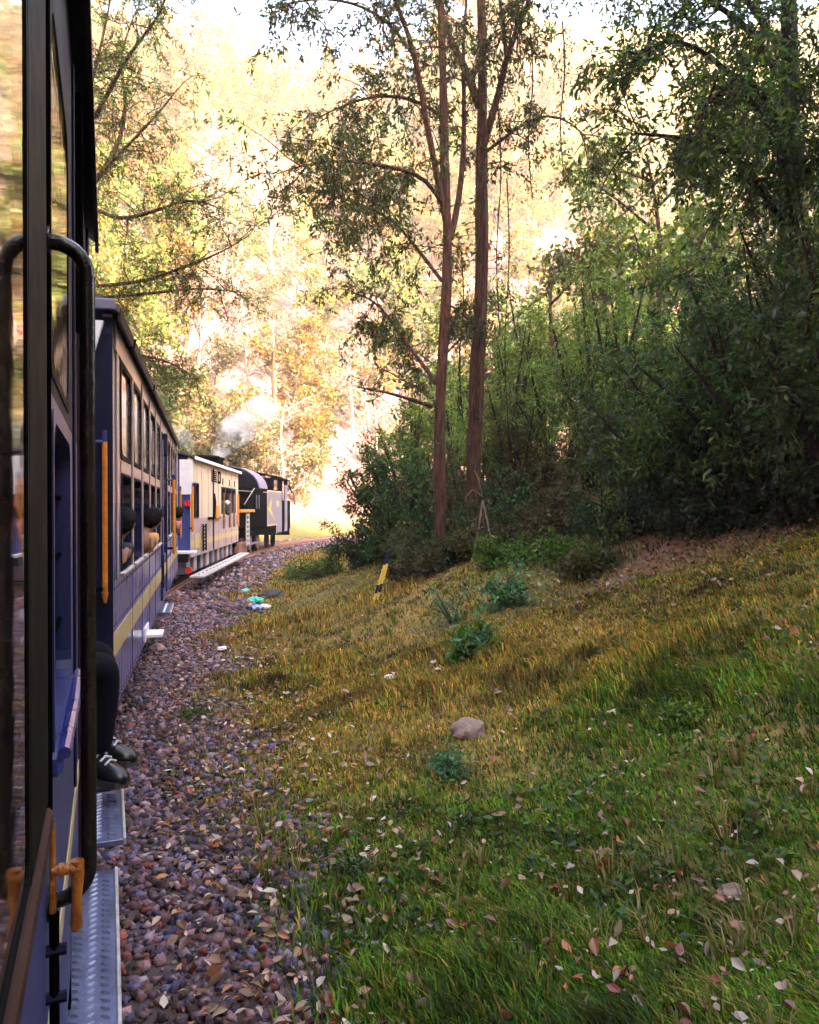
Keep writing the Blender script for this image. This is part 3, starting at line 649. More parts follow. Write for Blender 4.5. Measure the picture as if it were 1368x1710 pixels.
MB().prism([(4.25, ZC(-.12)), (4.95, ZC(.33)), (4.72, ZC(-.12)), (5.55, ZC(-.60))], -.009, -.005).build('yellow_arrow', M['yellow'], loc)
nb = MB()
for i in range(3): nb.box(5.85 + i * .2, 5.97 + i * .2, -.007, -.005, ZC(-.02), ZC(.22))
nb.build('cab_number', M['stripe'], loc)
MB().box(4.95, 8.3, wl - .03, wl, ZC(-1.1), ZC(1.1)).build('cab_side', M['black'], loc)
cb = MB(); cb.box(4.97, 5.02, .03, wl - .03, ZC(-.8), ZC(1.12)); cb.build('cab_front', M['black'], loc)
r = MB(); roof_shell(r, 4.75, 8.55, -.08, wl + .08, ZC(1.08), .26); r.build('cab_roof', M['black'], loc, True)
MB().box(8.3, 9.3, .05, wl - .05, ZC(-1.0), ZC(.25), .02).build('bunker', M['black'], loc)
lv = MB()
for i in range(10): lv.box(8.35, 8.95, .01, .05, ZC(-.72 + i * .09), ZC(-.68 + i * .09))
lv.build('bunker_louvre', M['black'], loc)
MB().box(-.15, 1.9, -.03, .5, ZC(-.22), ZC(-.12), .02).build('running_platform', M['orange'], loc)
sp = MB()
for x in (.85, 1.2): sp.box(x, x + .07, .02, .06, ZC(-1.35), ZC(-.22))
for i in range(7): sp.box(.92, 1.2, .02, .05, ZC(-1.3 + i * .16), ZC(-1.25 + i * .16))
sp.build('ladder', M['wood'], loc)
for i, x in enumerate((.9, 2.1, 3.4, 4.7)):
    wv = MB(); wv.tube([(x, .55, .5), (x, .67, .5)], .40, 22); wv.tube([(x, .67, .5), (x, .69, .5)], .44, 22); wv.build('driving_wheel', M['black'], loc, True)
    MB().tube([(x, .5, .5), (x, .56, .5)], .30, 18).build('wheel_rim', M['rust'], loc, True)
for x in (7.0, 8.3): MB().tube([(x, .6, .42), (x, .69, .42)], .32, 18).build('trailing_wheel', M['black'], loc, True)
MB().box(.8, 4.8, .44, .49, .40, .49).build('coupling_rod', M['grey'], loc)
MB().tube([(.2, .46, .75), (2.1, .46, .45)], .05, 8).build('connecting_rod', M['grey'], loc, True)
MB().tube([(-.35, .5, .62), (.65, .5, .72)], .27, 16).build('cylinder', M['black'], loc, True)
MB().box(.45, 1.5, .15, .4, .2, .62, .05).build('cylinder_guard', M['rust'], loc)
MB().box(9.2, 9.4, .1, wl - .1, .55, .95).build('buffer_beam', M['black'], loc)
MB().tube([(.3, -.02, ZC(.05)), (1.8, -.02, ZC(.62))], .02, 6).build('handrail', M['bright'], loc, True)
MB().tube([(.1, .2, ZC(.52)), (4.2, .0, ZC(.52))], .02, 6).build('handrail', M['bright'], loc, True)
for x in (2.3, 2.7): MB().box(x, x + .04, .0, .03, ZC(-.1), ZC(.4)).build('tank_step', M['grey'], loc)
MB().tube([(8.6, .0, ZC(.9)), (8.9, -.1, ZC(.6))], .03, 6).build('lamp_iron', M['black'], loc, True)

# ---- steam
def smoke(name, pts, label, dens):
    m = bpy.data.materials.new(name); m.use_nodes = True; n = m.node_tree.nodes; l = m.node_tree.links
    n.remove(n['Principled BSDF']); o = n['Material Output']; pv = n.new('ShaderNodeVolumePrincipled'); pv.inputs['Color'].default_value = (.95, .95, .98, 1)
    tc = n.new('ShaderNodeTexCoord'); nz = n.new('ShaderNodeTexNoise'); nz.inputs['Scale'].default_value = 1.6; nz.inputs['Detail'].default_value = 5
    l.new(tc.outputs['Object'], nz.inputs['Vector']); mr = n.new('ShaderNodeMapRange'); mr.inputs[1].default_value = .45; mr.inputs[2].default_value = .72; mr.inputs[3].default_value = 0; mr.inputs[4].default_value = dens
    l.new(nz.outputs[0], mr.inputs[0]); l.new(mr.outputs[0], pv.inputs['Density']); l.new(pv.outputs[0], o.inputs['Volume'])
    import bmesh
    bm = bmesh.new()
    for p, r in pts:
        q = bmesh.ops.create_icosphere(bm, subdivisions=2, radius=r, matrix=Matrix.Translation(p))
    me = bpy.data.meshes.new(name); bm.to_mesh(me); bm.free(); me.materials.append(m)
    ob = bpy.data.objects.new(name, me); COL.objects.link(ob)
    rm = ob.modifiers.new('join', 'REMESH'); rm.mode = 'VOXEL'; rm.voxel_size = .16
    return tag(ob, label, 'smoke', kind='stuff')
cp = Vector(loc.matrix_basis @ Vector((1.6, wl / 2, ZC(1.7))))
smoke('steam_plume', [(cp + Vector(d), r) for d, r in (((0, 0, .2), .36), ((.2, .1, .55), .5), ((.5, .2, .9), .62), ((.9, .4, 1.25), .7), ((1.3, .5, 1.6), .65), ((1.7, .6, 1.9), .5))], 'white steam rising from the locomotive chimney', 1.7)
smoke('steam_wisp', [(cp + Vector(d), r) for d, r in (((-1.2, -.6, .5), .6), ((-2.0, -1.2, .8), .8), ((-2.9, -2.0, .9), .8), ((-3.6, -3.0, 1.0), .7))], 'thin drifting steam behind the van roof', .7)

# ------------------------------------------------------------------ people
def skinmesh(name, J, E, m, parent, sub=1):
    names = list(J); me = bpy.data.meshes.new(name)
    me.from_pydata([J[k][0] for k in names], [(names.index(a), names.index(b)) for a, b in E], [])
    o = bpy.data.objects.new(name, me); COL.objects.link(o); o.parent = parent; me.materials.append(m)
    import bmesh
    bm = bmesh.new(); bm.from_mesh(me); bm.verts.layers.skin.verify(); bm.to_mesh(me); bm.free()
    md = o.modifiers.new('skin', 'SKIN'); md.use_smooth_shade = True
    for i, k in enumerate(names):
        sv = me.skin_vertices[0].data[i]; r = J[k][1]; sv.radius = (r, r) if not hasattr(r, '__len__') else r
        sv.use_root = (i == 0)
    ss = o.modifiers.new('sub', 'SUBSURF'); ss.levels = sub; ss.render_levels = sub
    return o
def person(root, P, shirt, trousers, shoes=True, barearms=False):
    """P: dict of joint positions in the local frame of root"""
    J = {}; E = []
    def j(n, r): J[n] = (tuple(P[n]), r)
    V = lambda n: Vector(P[n])
    j('pelvis', (.15, .11)); j('belly', (.14, .10)); j('chest', (.16, .11)); j('neck', .055)
    hd = (V('head') - V('neck')).normalized(); fw = Vector(P['face']).normalized(); sd = hd.cross(fw).normalized()
    for n, k, r in (('h1', .07, (.06, .07)), ('h2', .13, (.074, .092)), ('h3', .20, (.076, .095)), ('h4', .25, (.045, .055))): P[n] = V('neck') + hd * k; j(n, r)
    P['nose'] = V('neck') + hd * .13 + fw * .105; j('nose', .014); P['nose0'] = V('neck') + hd * .14 + fw * .07; j('nose0', .02)
    E += [('pelvis', 'belly'), ('belly', 'chest'), ('chest', 'neck'), ('neck', 'h1'), ('h1', 'h2'), ('h2', 'h3'), ('h3', 'h4'), ('h2', 'nose0'), ('nose0', 'nose')]
    for s in 'lr':
        P['ear' + s] = V('neck') + hd * .13 + sd * (.088 if s == 'l' else -.088); j('ear' + s, .018); E.append(('h2', 'ear' + s))
        j('sh' + s, .062); j('el' + s, .043); j('wr' + s, .028); E += [('chest', 'sh' + s), ('sh' + s, 'el' + s), ('el' + s, 'wr' + s)]
        fd = (V('wr' + s) - V('el' + s)).normalized(); ax = fd.cross(Vector((0, 0, 1)) if abs(fd.z) < .9 else Vector((1, 0, 0))).normalized(); dn = fd.cross(ax)
        P['pa' + s] = V('wr' + s) + fd * .07; j('pa' + s, (.036, .017)); E.append(('wr' + s, 'pa' + s))
        for f, (o_, l_) in enumerate(((-.027, .062), (-.009, .072), (.009, .068), (.027, .054))):
            a, b = f'f{f}a' + s, f'f{f}b' + s
            P[a] = V('pa' + s) + fd * (.02 + l_ * .5) + ax * o_; P[b] = P[a] + fd * l_ * .5 + dn * .02; j(a, .0085); j(b, .0075); E += [('pa' + s, a), (a, b)]
        P['th' + s] = V('wr' + s) + fd * .055 + ax * -.05; j('th' + s, .010); E.append(('wr' + s, 'th' + s))
        j('hip' + s, .085); j('kn' + s, .058); j('an' + s, .034); j('to' + s, (.028, .018)); E += [('pelvis', 'hip' + s), ('hip' + s, 'kn' + s), ('kn' + s, 'an' + s), ('an' + s, 'to' + s)]
    skinmesh('body', J, E, M['skin'], root, 1)
    g = lambda n, e: (J[n][0], tuple(x + e for x in J[n][1]) if hasattr(J[n][1], '__len__') else J[n][1] + e)
    SJ = {n: g(n, .014) for n in ('belly', 'chest', 'shl', 'ell', 'shr', 'elr')}; SJ['pelvis'] = g('pelvis', .012); SJ['col'] = (tuple(V('chest').lerp(V('neck'), .75)), .066)
    SE = [('pelvis', 'belly'), ('belly', 'chest'), ('chest', 'col'), ('chest', 'shl'), ('shl', 'ell'), ('chest', 'shr'), ('shr', 'elr')]
    if not barearms:
        for s in 'lr': SJ['cu' + s] = (tuple(V('el' + s).lerp(V('wr' + s), .9)), .038); SE.append(('el' + s, 'cu' + s))
    SJ = {k: SJ[k] for k in ['pelvis'] + [k for k in SJ if k != 'pelvis']}
    skinmesh('shirt', SJ, SE, shirt, root, 1)
    TJ = {'pelvis': g('pelvis', .016)}; TE = []
    for s in 'lr':
        TJ['hip' + s] = g('hip' + s, .014); TJ['mt' + s] = (tuple(V('hip' + s).lerp(V('kn' + s), .5)), .088); TJ['kn' + s] = (P['kn' + s], .076); TJ['sn' + s] = (tuple(V('kn' + s).lerp(V('an' + s), .5)), .068); TJ['cu' + s] = (tuple(V('kn' + s).lerp(V('an' + s), .95)), .066)
        TE += [('pelvis', 'hip' + s), ('hip' + s, 'mt' + s), ('mt' + s, 'kn' + s), ('kn' + s, 'sn' + s), ('sn' + s, 'cu' + s)]
    skinmesh('trousers', TJ, TE, trousers, root, 2)
    import bmesh
    bm = bmesh.new(); c = V('neck') + hd * .165 - fw * .018
    rot = Matrix((sd, fw, hd)).transposed().to_4x4()
    bmesh.ops.create_icosphere(bm, subdivisions=3, radius=1, matrix=Matrix.Translation(c) @ rot @ Matrix.Diagonal((.095, .114, .116, 1)))
    bmesh.ops.delete(bm, geom=[v for v in bm.verts if (v.co - c).dot(fw) > .045 and (v.co - c).dot(hd) < .065], context='VERTS')
    for v in bm.verts: v.co += Vector(rng.standard_normal(3)) * .0045
    me = bpy.data.meshes.new('hair'); bm.to_mesh(me); bm.free(); me.materials.append(M['hair']); me.polygons.foreach_set('use_smooth', [True] * len(me.polygons))
    o = bpy.data.objects.new('hair', me); COL.objects.link(o); o.parent = root
    for s in 'lr':
        e = V('neck') + hd * .145 + fw * .082 + sd * (.032 if s == 'l' else -.032)
        b = MB(); b.tube([e - fw * .006, e + fw * .004, e + fw * .007], [.012, .011, .004], 8); b.build('eye', M['white'], root, True)
    if shoes:
        for s in 'lr':
            a, t = V('an' + s), V('to' + s); d = (t - a); d.z = 0; d.normalize(); sx = Vector((d.y, -d.x, 0)); zb = t.z - .035
            prof = [(-.075, .032, .085), (-.05, .040, .115), (.0, .043, .122), (.05, .044, .095), (.095, .047, .073), (.135, .043, .058), (.165, .028, .042), (.175, .010, .028)]
            base = Vector((a.x, a.y, zb)); vs = []; fs = []; k = 10
            for x, w, h in prof:
                for q in range(k):
                    an = 2 * math.pi * q / k; vs.append(base + d * x + sx * (w * math.cos(an)) + Vector((0, 0, max(0., h * .42 + h * .58 * math.sin(an)))))
            for i in range(len(prof) - 1): fs += [(i * k + q, i * k + (q + 1) % k, (i + 1) * k + (q + 1) % k, (i + 1) * k + q) for q in range(k)]
            fs += [tuple(range(k)), tuple((len(prof) - 1) * k + q for q in range(k))]
            so_ = MB().add(vs, fs).build('shoe', M['shoe'], root, True)
            m2 = MB(); poly = [(-.077, .0), (-.065, .033), (0, .041), (.095, .047), (.15, .040), (.18, .0)]
            m2.add([base + d * x + sx * w_ * sg - Vector((0, 0, dz)) for dz in (-.012, .014) for x, w_, sg in [(x, w_, 1) for x, w_ in poly] + [(x, w_, -1) for x, w_ in poly[::-1]]],
                   [tuple(range(12)), tuple(range(12, 24))[::-1]] + [(i, (i + 1) % 12, (i + 1) % 12 + 12, i + 12) for i in range(12)])
            m2.build('sole', M['sole'], so_)
            lc = MB()
            for x, zz in ((.035, .113), (.06, .100), (.085, .088)): lc.tube([base + d * x + sx * -.03 + Vector((0, 0, zz - .014)), base + d * x + Vector((0, 0, zz)), base + d * x + sx * .03 + Vector((0, 0, zz - .014))], .005, 6)
            lc.build('lace', M['lace'], so_, True)
def on_coach(root, x, y, z): return root.matrix_basis @ Vector((x, y, z))
# the person sitting in the doorway: local frame of coach 1 (x forward, y inwards)
pr = empty('person', on_coach(c1, XA(3.42), .30, ZC(-.79)), c1.rotation_euler.z, 'person in dark trousers and black laced shoes sitting in the doorway with legs hanging out', 'person')
P = dict(pelvis=(0, .0, .11), belly=(0, .03, .28), chest=(0, .05, .46), neck=(0, .03, .62), head=(0, .0, .75), face=(0, -1, -.1))
for s, q in (('l', 1), ('r', -1)):
    P['sh' + s] = (.19 * q, .05, .53); P['el' + s] = (.24 * q, -.02, .28); P['wr' + s] = (.14 * q, -.16, .21)
    P['hip' + s] = (.10 * q, -.02, .10)
P.update(knl=(.14, -.37, .165), knr=(.03, -.385, .135), anl=(.20, -.355, -.235), anr=(.06, -.34, -.265), tol=(.14, -.46, -.275), tor=(-.03, -.43, -.305))
person(pr, P, M['denim'], M['denim'])
def passenger(x, y, label, shirt, lean=.0, fwd=0., group='passengers leaning from the windows', hands=True, z0=-.77, face=(1, -.35, 0)):
    r_ = empty('person', on_coach(c2, x, y, ZC(z0)), c2.rotation_euler.z, label, 'person', group)
    P = dict(pelvis=(0, .35, .1), belly=(0, .33 - lean * .25, .25), chest=(.02 + fwd * .4, .30 - lean * .75, .40), neck=(.05 + fwd, .28 - lean, .53), head=(.08 + fwd * 1.3, .27 - lean * 1.15, .66), face=face)
    for s, q in (('l', 1), ('r', -1)):
        c = Vector(P['chest']); P['sh' + s] = c + Vector((.02, .19 * q, .06)); P['hip' + s] = (.04, .35 + .1 * q, .09); P['kn' + s] = (.46, .35 + .1 * q, .10); P['an' + s] = (.44, .35 + .1 * q, -.33); P['to' + s] = (.58, .35 + .1 * q, -.375)
    P['ell'] = (.12, .40, .26); P['wrl'] = (.30, .36, .16)
    P['elr'] = (.16 + fwd, .26 - lean * .5, .20); P['wrr'] = (.33 + fwd, .24 - lean * .4, .22)
    person(r_, P, shirt, M['denim'], False); r_.scale = (.88, .88, .88); r_.location.z += .07
    return r_
passenger(.62, .04, 'black-haired passenger in black leaning from the nearest window of the second coach', M['blackcloth'], .26)
passenger(2.52, .02, 'black-haired passenger in tan top leaning out ahead of the other heads', M['tan'], .31)
passenger(8.2, .0, 'distant passenger in pink leaning out beyond the orange grab pole', M['pink'], .32)
r_ = empty('person', on_coach(c3, 4.75, .12, ZC(-.30)), c3.rotation_euler.z, 'crewman in black with white scarf leaning on the van window', 'person')
P = dict(pelvis=(0, .15, -.1), belly=(0, .10, .08), chest=(.05, -.05, .25), neck=(.12, -.12, .40), head=(.17, -.15, .52), face=(1, -.2, 0))
for s, q in (('l', 1), ('r', -1)):
    P['sh' + s] = Vector(P['chest']) + Vector((.0, .18 * q, .06)); P['hip' + s] = (0, .15 + .1 * q, -.12); P['kn' + s] = (.02, .15 + .1 * q, -.42); P['an' + s] = (0, .15 + .1 * q, -.50); P['to' + s] = (.1, .15 + .1 * q, -.53)
P['ell'] = (.25, .05, .08); P['wrl'] = (.4, -.05, .08); P['elr'] = (-.15, -.24, .10); P['wrr'] = (.05, -.27, .06)
person(r_, P, M['blackcloth'], M['denim'], False)
MB().tube([Vector((.05, -.2, .36)), Vector((.1, -.22, .40)), Vector((.18, -.2, .40)), Vector((.2, -.1, .38))], [.05, .07, .07, .04], 8).build('scarf', M['whitecloth'], r_, True)

# ------------------------------------------------------------------ ground cover
def place_band(n, smin, smax, d0, d1, power=1.):
    u = rng.random(n) ** power; s = smin + (smax - smin) * u; d = rng.uniform(d0, d1, n)
    i = np.interp(s, TR[:, 0], np.arange(len(TR))); x = np.interp(i, np.arange(len(TR)), TR[:, 1]); y = np.interp(i, np.arange(len(TR)), TR[:, 2]); th = np.radians(np.interp(i, np.arange(len(TR)), TR[:, 3]))
    return x + d * np.cos(th), y - d * np.sin(th), d, s
# ballast stones
ICO = np.array([(x, y, z) for z in (-.72, .72) for y in (-.72, .72) for x in (-.72, .72)], float)
ICF = np.array([(0,2,3),(0,3,1),(4,5,7),(4,7,6),(0,1,5),(0,5,4),(2,6,7),(2,7,3),(0,4,6),(0,6,2),(1,3,7),(1,7,5)])
SC = np.array([(.16, .09, .12), (.20, .105, .125), (.10, .085, .17), (.16, .09, .07), (.32, .18, .19), (.04, .03, .04), (.13, .115, .22), (.26, .075, .06), (.08, .045, .04), (.26, .18, .23), (.05, .035, .035), (.36, .27, .29)])
def stones(name, x, y, size, flat=.7, lift=.25, cols=SC):
    N = len(x); sc = size[:, None] * rng.uniform(.65, 1.25, (N, 3)); sc[:, 2] *= flat
    jit = 1 + rng.uniform(-.45, .4, (N, 8, 3)); v = ICO[None] * jit * sc[:, None]
    a = rng.uniform(0, 2 * np.pi, N); b = rng.uniform(-1.2, 1.2, N)
    ca, sa, cb, sb = np.cos(a), np.sin(a), np.cos(b), np.sin(b)
    X1 = v[..., 0] * cb[:, None] - v[..., 2] * sb[:, None]; Z1 = v[..., 0] * sb[:, None] + v[..., 2] * cb[:, None]
    X2 = X1 * ca[:, None] - v[..., 1] * sa[:, None]; Y2 = X1 * sa[:, None] + v[..., 1] * ca[:, None]
    z = hgt(x, y); V = np.stack([X2 + x[:, None], Y2 + y[:, None], Z1 + z[:, None] + size[:, None] * lift], -1).reshape(-1, 3)
    Fs = (ICF[None] + (np.arange(N) * 8)[:, None, None]).reshape(-1, 3)
    c = cols[rng.integers(0, len(cols), N)] * rng.uniform(.35, 1.1, (N, 1))
    return np_mesh(name, V, [Fs], STONE, colors=np.repeat(c, 8, axis=0))
STONE = col_mat('ballast_stone', .75, .35, 60., .35, 25.)
xs, ys, ds_, ss_ = place_band(46000, -1.5, 16, .85, 3.0, 1.35)
k = rng.random(len(xs)) < np.clip((2.25 + .5 * (1 - smooth(3.0, 5.2, ys)) - vnoise(xs, ys, 1.3, 7) * .25 - ds_) / .5, .0, 1) ; xs, ys, ss_ = xs[k], ys[k], ss_[k]
tag(stones('ballast_stones', xs, ys, (.009 + .020 * rng.random(len(xs)) ** 1.8) * (1 + .03 * np.maximum(ss_, 0))), kind='stuff')
xs, ys, ds_, ss_ = place_band(9000, 14, 62, -2.4, 3.0, 1.3)
k = (np.abs(ds_) > .58) & (rng.random(len(xs)) < np.clip((2.5 - np.abs(ds_)) / .5, .01, 1))
tag(stones('far_ballast_stones', xs[k], ys[k], rng.uniform(.04, .075, k.sum())), kind='stuff')

# grass blades
def grass(name, n, rmin, rmax, cull, hmul, wmul, seed):
    g = np.random.default_rng(seed)
    r = rmin * (rmax / rmin) ** g.random(n); a = np.radians(g.uniform(-34, 40, n)); x = r * np.sin(a); y = r * np.cos(a)
    d, s = track_d(x, y); edge = 1.72 + .45 * (1 - smooth(3.0, 5.2, y)) - vnoise(x, y, 1.3, 7) * .25
    pr_ = smooth(edge - .35, edge + .45, d + g.normal(0, .12, n)) * (1 - .8 * smooth(8.5, 11, d)) * np.clip(.55 + .45 * smooth(-.35, .3, vnoise(x, y, 2.6, 8)), 0, 1)
    lit = smooth(.1, .5, vnoise(x, y, .3, 6) + .25) * smooth(5.2, 6.5, d); pr_ *= 1 - .75 * lit
    k = g.random(n) < pr_; x, y, d, r = x[k], y[k], d[k], r[k]; N = len(x)
    z = hgt(x, y); th = np.radians(np.interp(np.interp(0, [0], [0]) + track_d(x, y)[1], TR[:, 0], TR[:, 3]))
    tall = smooth(-.1, .7, vnoise(x, y, .8, 9))
    hgt_ = hmul * g.uniform(.5, 1.2, N) * (.55 + 1.2 * tall * (.5 + smooth(-.2, .5, vnoise(x, y, 3.3, 15)))) * (1 + .02 * r); w = wmul * (1 + .16 * np.maximum(r - 2, 0)) * g.uniform(.7, 1.3, N)
    az = g.uniform(0, 2 * np.pi, N); lean = g.uniform(.15, .9, N)
    lx = np.cos(az) * lean + np.sin(th) * .95; ly = np.sin(az) * lean + np.cos(th) * .95
    px_, py_ = -np.sin(az + .5), np.cos(az + .5)
    B = np.stack([x, y, z - .005], 1); wv = np.stack([px_ * w, py_ * w, 0 * w], 1)
    Mi = B + np.stack([lx * hgt_ * .3, ly * hgt_ * .3, hgt_ * .55], 1); Ti = B + np.stack([lx * hgt_ * .95, ly * hgt_ * .95, hgt_ * (.92 - .35 * np.hypot(lx, ly))], 1)
    V = np.stack([B - wv, B + wv, Mi + wv * .75, Mi - wv * .75, Ti], 1).reshape(-1, 3)
    b = np.arange(N) * 5
    green = np.array([(.05, .15, .005), (.085, .19, .006), (.03, .09, .005), (.13, .17, .008), (.13, .095, .012), (.07, .14, .006)]); yel = np.array([(.30, .20, .022), (.34, .20, .03), (.22, .18, .018), (.32, .15, .025), (.17, .17, .016)])
    ym = np.clip(smooth(-.45, .35, vnoise(x, y, .45, 5)) * .55 + smooth(4.5, 7.5, y) * (1 - smooth(4.5, 6.5, d)) * .75 - .25 * smooth(3.2, 4.5, d) * (y < 6), .06, .95)
    pick = g.random(N) < ym
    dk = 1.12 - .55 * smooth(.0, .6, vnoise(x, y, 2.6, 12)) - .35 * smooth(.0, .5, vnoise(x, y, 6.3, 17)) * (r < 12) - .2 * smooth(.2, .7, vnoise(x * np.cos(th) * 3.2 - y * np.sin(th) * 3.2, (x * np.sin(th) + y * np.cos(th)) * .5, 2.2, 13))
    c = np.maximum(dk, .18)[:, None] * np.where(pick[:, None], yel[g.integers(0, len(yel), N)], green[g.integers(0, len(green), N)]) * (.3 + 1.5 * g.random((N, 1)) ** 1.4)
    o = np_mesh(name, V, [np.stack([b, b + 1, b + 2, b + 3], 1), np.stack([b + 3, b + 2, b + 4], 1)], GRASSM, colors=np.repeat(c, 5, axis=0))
    return tag(o, kind='stuff')
grass('grass', 250000, 1.9, 9, None, .085, .0036, 3)
grass('far_grass', 190000, 7, 34, None, .085, .0036, 4)

# tufts of tall dead grass
def tufts(n, seed):
    g = np.random.default_rng(seed); r = 2.6 * (16 / 2.6) ** g.random(n); a = np.radians(g.uniform(-30, 40, n)); x, y = r * np.sin(a), r * np.cos(a); d, s_ = track_d(x, y)
    k = (d > 1.9) & (d < 8.5) & (vnoise(x, y, .7, 31) > -.1); x, y, r, s_ = x[k], y[k], r[k], s_[k]; m = 26; sz = np.repeat(g.uniform(.5, 1.2, len(x)), m)
    x, y, r, s_ = [np.repeat(q, m) for q in (x, y, r, s_)]; N = len(x); az = g.uniform(0, 6.28, N); rr = np.abs(g.normal(0, .03, N)); x = x + np.cos(az) * rr; y = y + np.sin(az) * rr
    th = np.radians(np.interp(s_, TR[:, 0], TR[:, 3])); h = .16 * sz * g.uniform(.5, 1.2, N); w = .0024 * (1 + .12 * r); ln = g.uniform(.3, 1.0, N)
    lx = np.cos(az) * ln + np.sin(th) * .6; ly = np.sin(az) * ln + np.cos(th) * .6
    B = np.stack([x, y, hgt(x, y) - .005], 1); wv = np.stack([-np.sin(az) * w, np.cos(az) * w, 0 * w], 1)
    Mi = B + np.stack([lx * h * .35, ly * h * .35, h * .6], 1); Ti = B + np.stack([lx * h, ly * h, h * (.9 - .3 * np.hypot(lx, ly))], 1)
    V = np.stack([B - wv, B + wv, Mi + wv * .8, Mi - wv * .8, Ti], 1).reshape(-1, 3); b = np.arange(N) * 5
    cl = np.array([(.24, .17, .05), (.20, .14, .03), (.14, .15, .02), (.26, .2, .08), (.08, .15, .01)]); c = cl[g.integers(0, 5, N)] * g.uniform(.5, 1.2, (N, 1))
    tag(np_mesh('dry_grass_tufts', V, [np.stack([b, b + 1, b + 2, b + 3], 1), np.stack([b + 3, b + 2, b + 4], 1)], GRASSM, colors=np.repeat(c, 5, axis=0)), kind='stuff')
tufts(620, 9)
# small broad-leaved weeds spread through the turf
n = 1500; r = 2.2 * (14 / 2.2) ** rng.random(n); a = np.radians(rng.uniform(-33, 40, n)); wx_, wy_ = r * np.sin(a), r * np.cos(a); wd, _ = track_d(wx_, wy_)
k = (wd > 2.1) & (wd < 9) & (vnoise(wx_, wy_, 1.1, 21) > .05); wx_, wy_ = np.repeat(wx_[k], 9), np.repeat(wy_[k], 9)
wx_ = wx_ + rng.normal(0, .035, len(wx_)); wy_ = wy_ + rng.normal(0, .035, len(wy_))
wa = rng.uniform(0, 6.28, len(wx_))
tag(leafmesh('ground_weeds', np.stack([wx_, wy_, hgt(wx_, wy_) + rng.uniform(.02, .09, len(wx_))], 1), np.stack([np.cos(wa), np.sin(wa), 0 * wa + .4], 1), .05, .5, GREEN[:3] + [(.03, .07, .02), (.06, .09, .03)], .1, .01, LEAF, None, rng, .4), kind='stuff')
# fallen leaves and leaf litter
def litter(name, x, y, size, cols, seed, lift=.02, flat=.35, m=None):
    g = np.random.default_rng(seed); N = len(x); P = np.stack([x, y, hgt(x, y) + lift + g.uniform(0, .03, N)], 1)
    az = g.uniform(0, 2 * np.pi, N); ax = unit(np.stack([np.cos(az), np.sin(az), g.normal(0, flat, N)], 1)); sd = unit(np.cross(np.array([0, 0, 1.]) + g.normal(0, flat, (N, 3)), ax)); nm = np.cross(ax, sd)
    L = size[:, None] * g.uniform(.6, 1.4, (N, 1)); W_ = L * g.uniform(.22, .36, (N, 1)); cu = L * g.uniform(-.1, .42, (N, 1))
    V = np.stack([P - ax * L * .5, P - ax * L * .1 + sd * W_ + nm * cu, P + ax * L * .25 + sd * W_ * .7 + nm * cu, P + ax * L * .55 + nm * cu * .3, P + ax * L * .25 - sd * W_ * .7 + nm * cu, P - ax * L * .1 - sd * W_ + nm * cu, P + ax * L * .08], 1).reshape(-1, 3)
    b = (np.arange(N) * 7)[:, None]; T = np.array([(0, 6, 1), (1, 6, 2), (2, 6, 3), (3, 6, 4), (4, 6, 5), (5, 6, 0)])
    F_ = (T[None] + b[:, :, None]).reshape(-1, 3)
    c = cols[g.integers(0, len(cols), N)] * g.uniform(.7, 1.25, (N, 1))
    return tag(np_mesh(name, V, [F_], m or LEAF_DRY, colors=np.repeat(c, 7, axis=0)), kind='stuff')
LC = np.array([(.48, .38, .30), (.36, .25, .17), (.38, .27, .16), (.28, .15, .07), (.22, .10, .045), (.38, .14, .05), (.16, .08, .045), (.36, .21, .14), (.28, .06, .035), (.42, .33, .25), (.13, .065, .035), (.20, .12, .06)])
n = 6500; r = 1.9 * (18 / 1.9) ** rng.random(n); a = np.radians(rng.uniform(-33, 40, n)); lx, ly = r * np.sin(a), r * np.cos(a); ld, _ = track_d(lx, ly)
k = (ld > 1.45) & (ld < 9) & (rng.random(n) < .35 + smooth(-.2, .5, vnoise(lx, ly, .9, 23))); litter('fallen_leaves', lx[k], ly[k], rng.uniform(.15, 1., k.sum()) ** 2.2 * .050 + .014, LC, 5, .045, .5)
xs, ys, ds_, ss_ = place_band(2200, -1, 12, 1.4, 2.7, 1.3); litter('leaves_on_ballast', xs, ys, np.full(len(xs), .045), LC, 6, .03)
n = 9000; lx = rng.uniform(-.5, 8, n); ly = rng.uniform(7, 22, n); ld, _ = track_d(lx, ly); k = (ld > 5.0) & (rng.random(n) < smooth(4.5, 6.2, ld + vnoise(lx, ly, .5, 3) * .5)); litter('leaf_litter', lx[k], ly[k], np.full(k.sum(), .06), np.array([(.22, .10, .06), (.16, .075, .045), (.28, .15, .09), (.12, .06, .04), (.30, .2, .13), (.10, .10, .04)]), 7, .03)

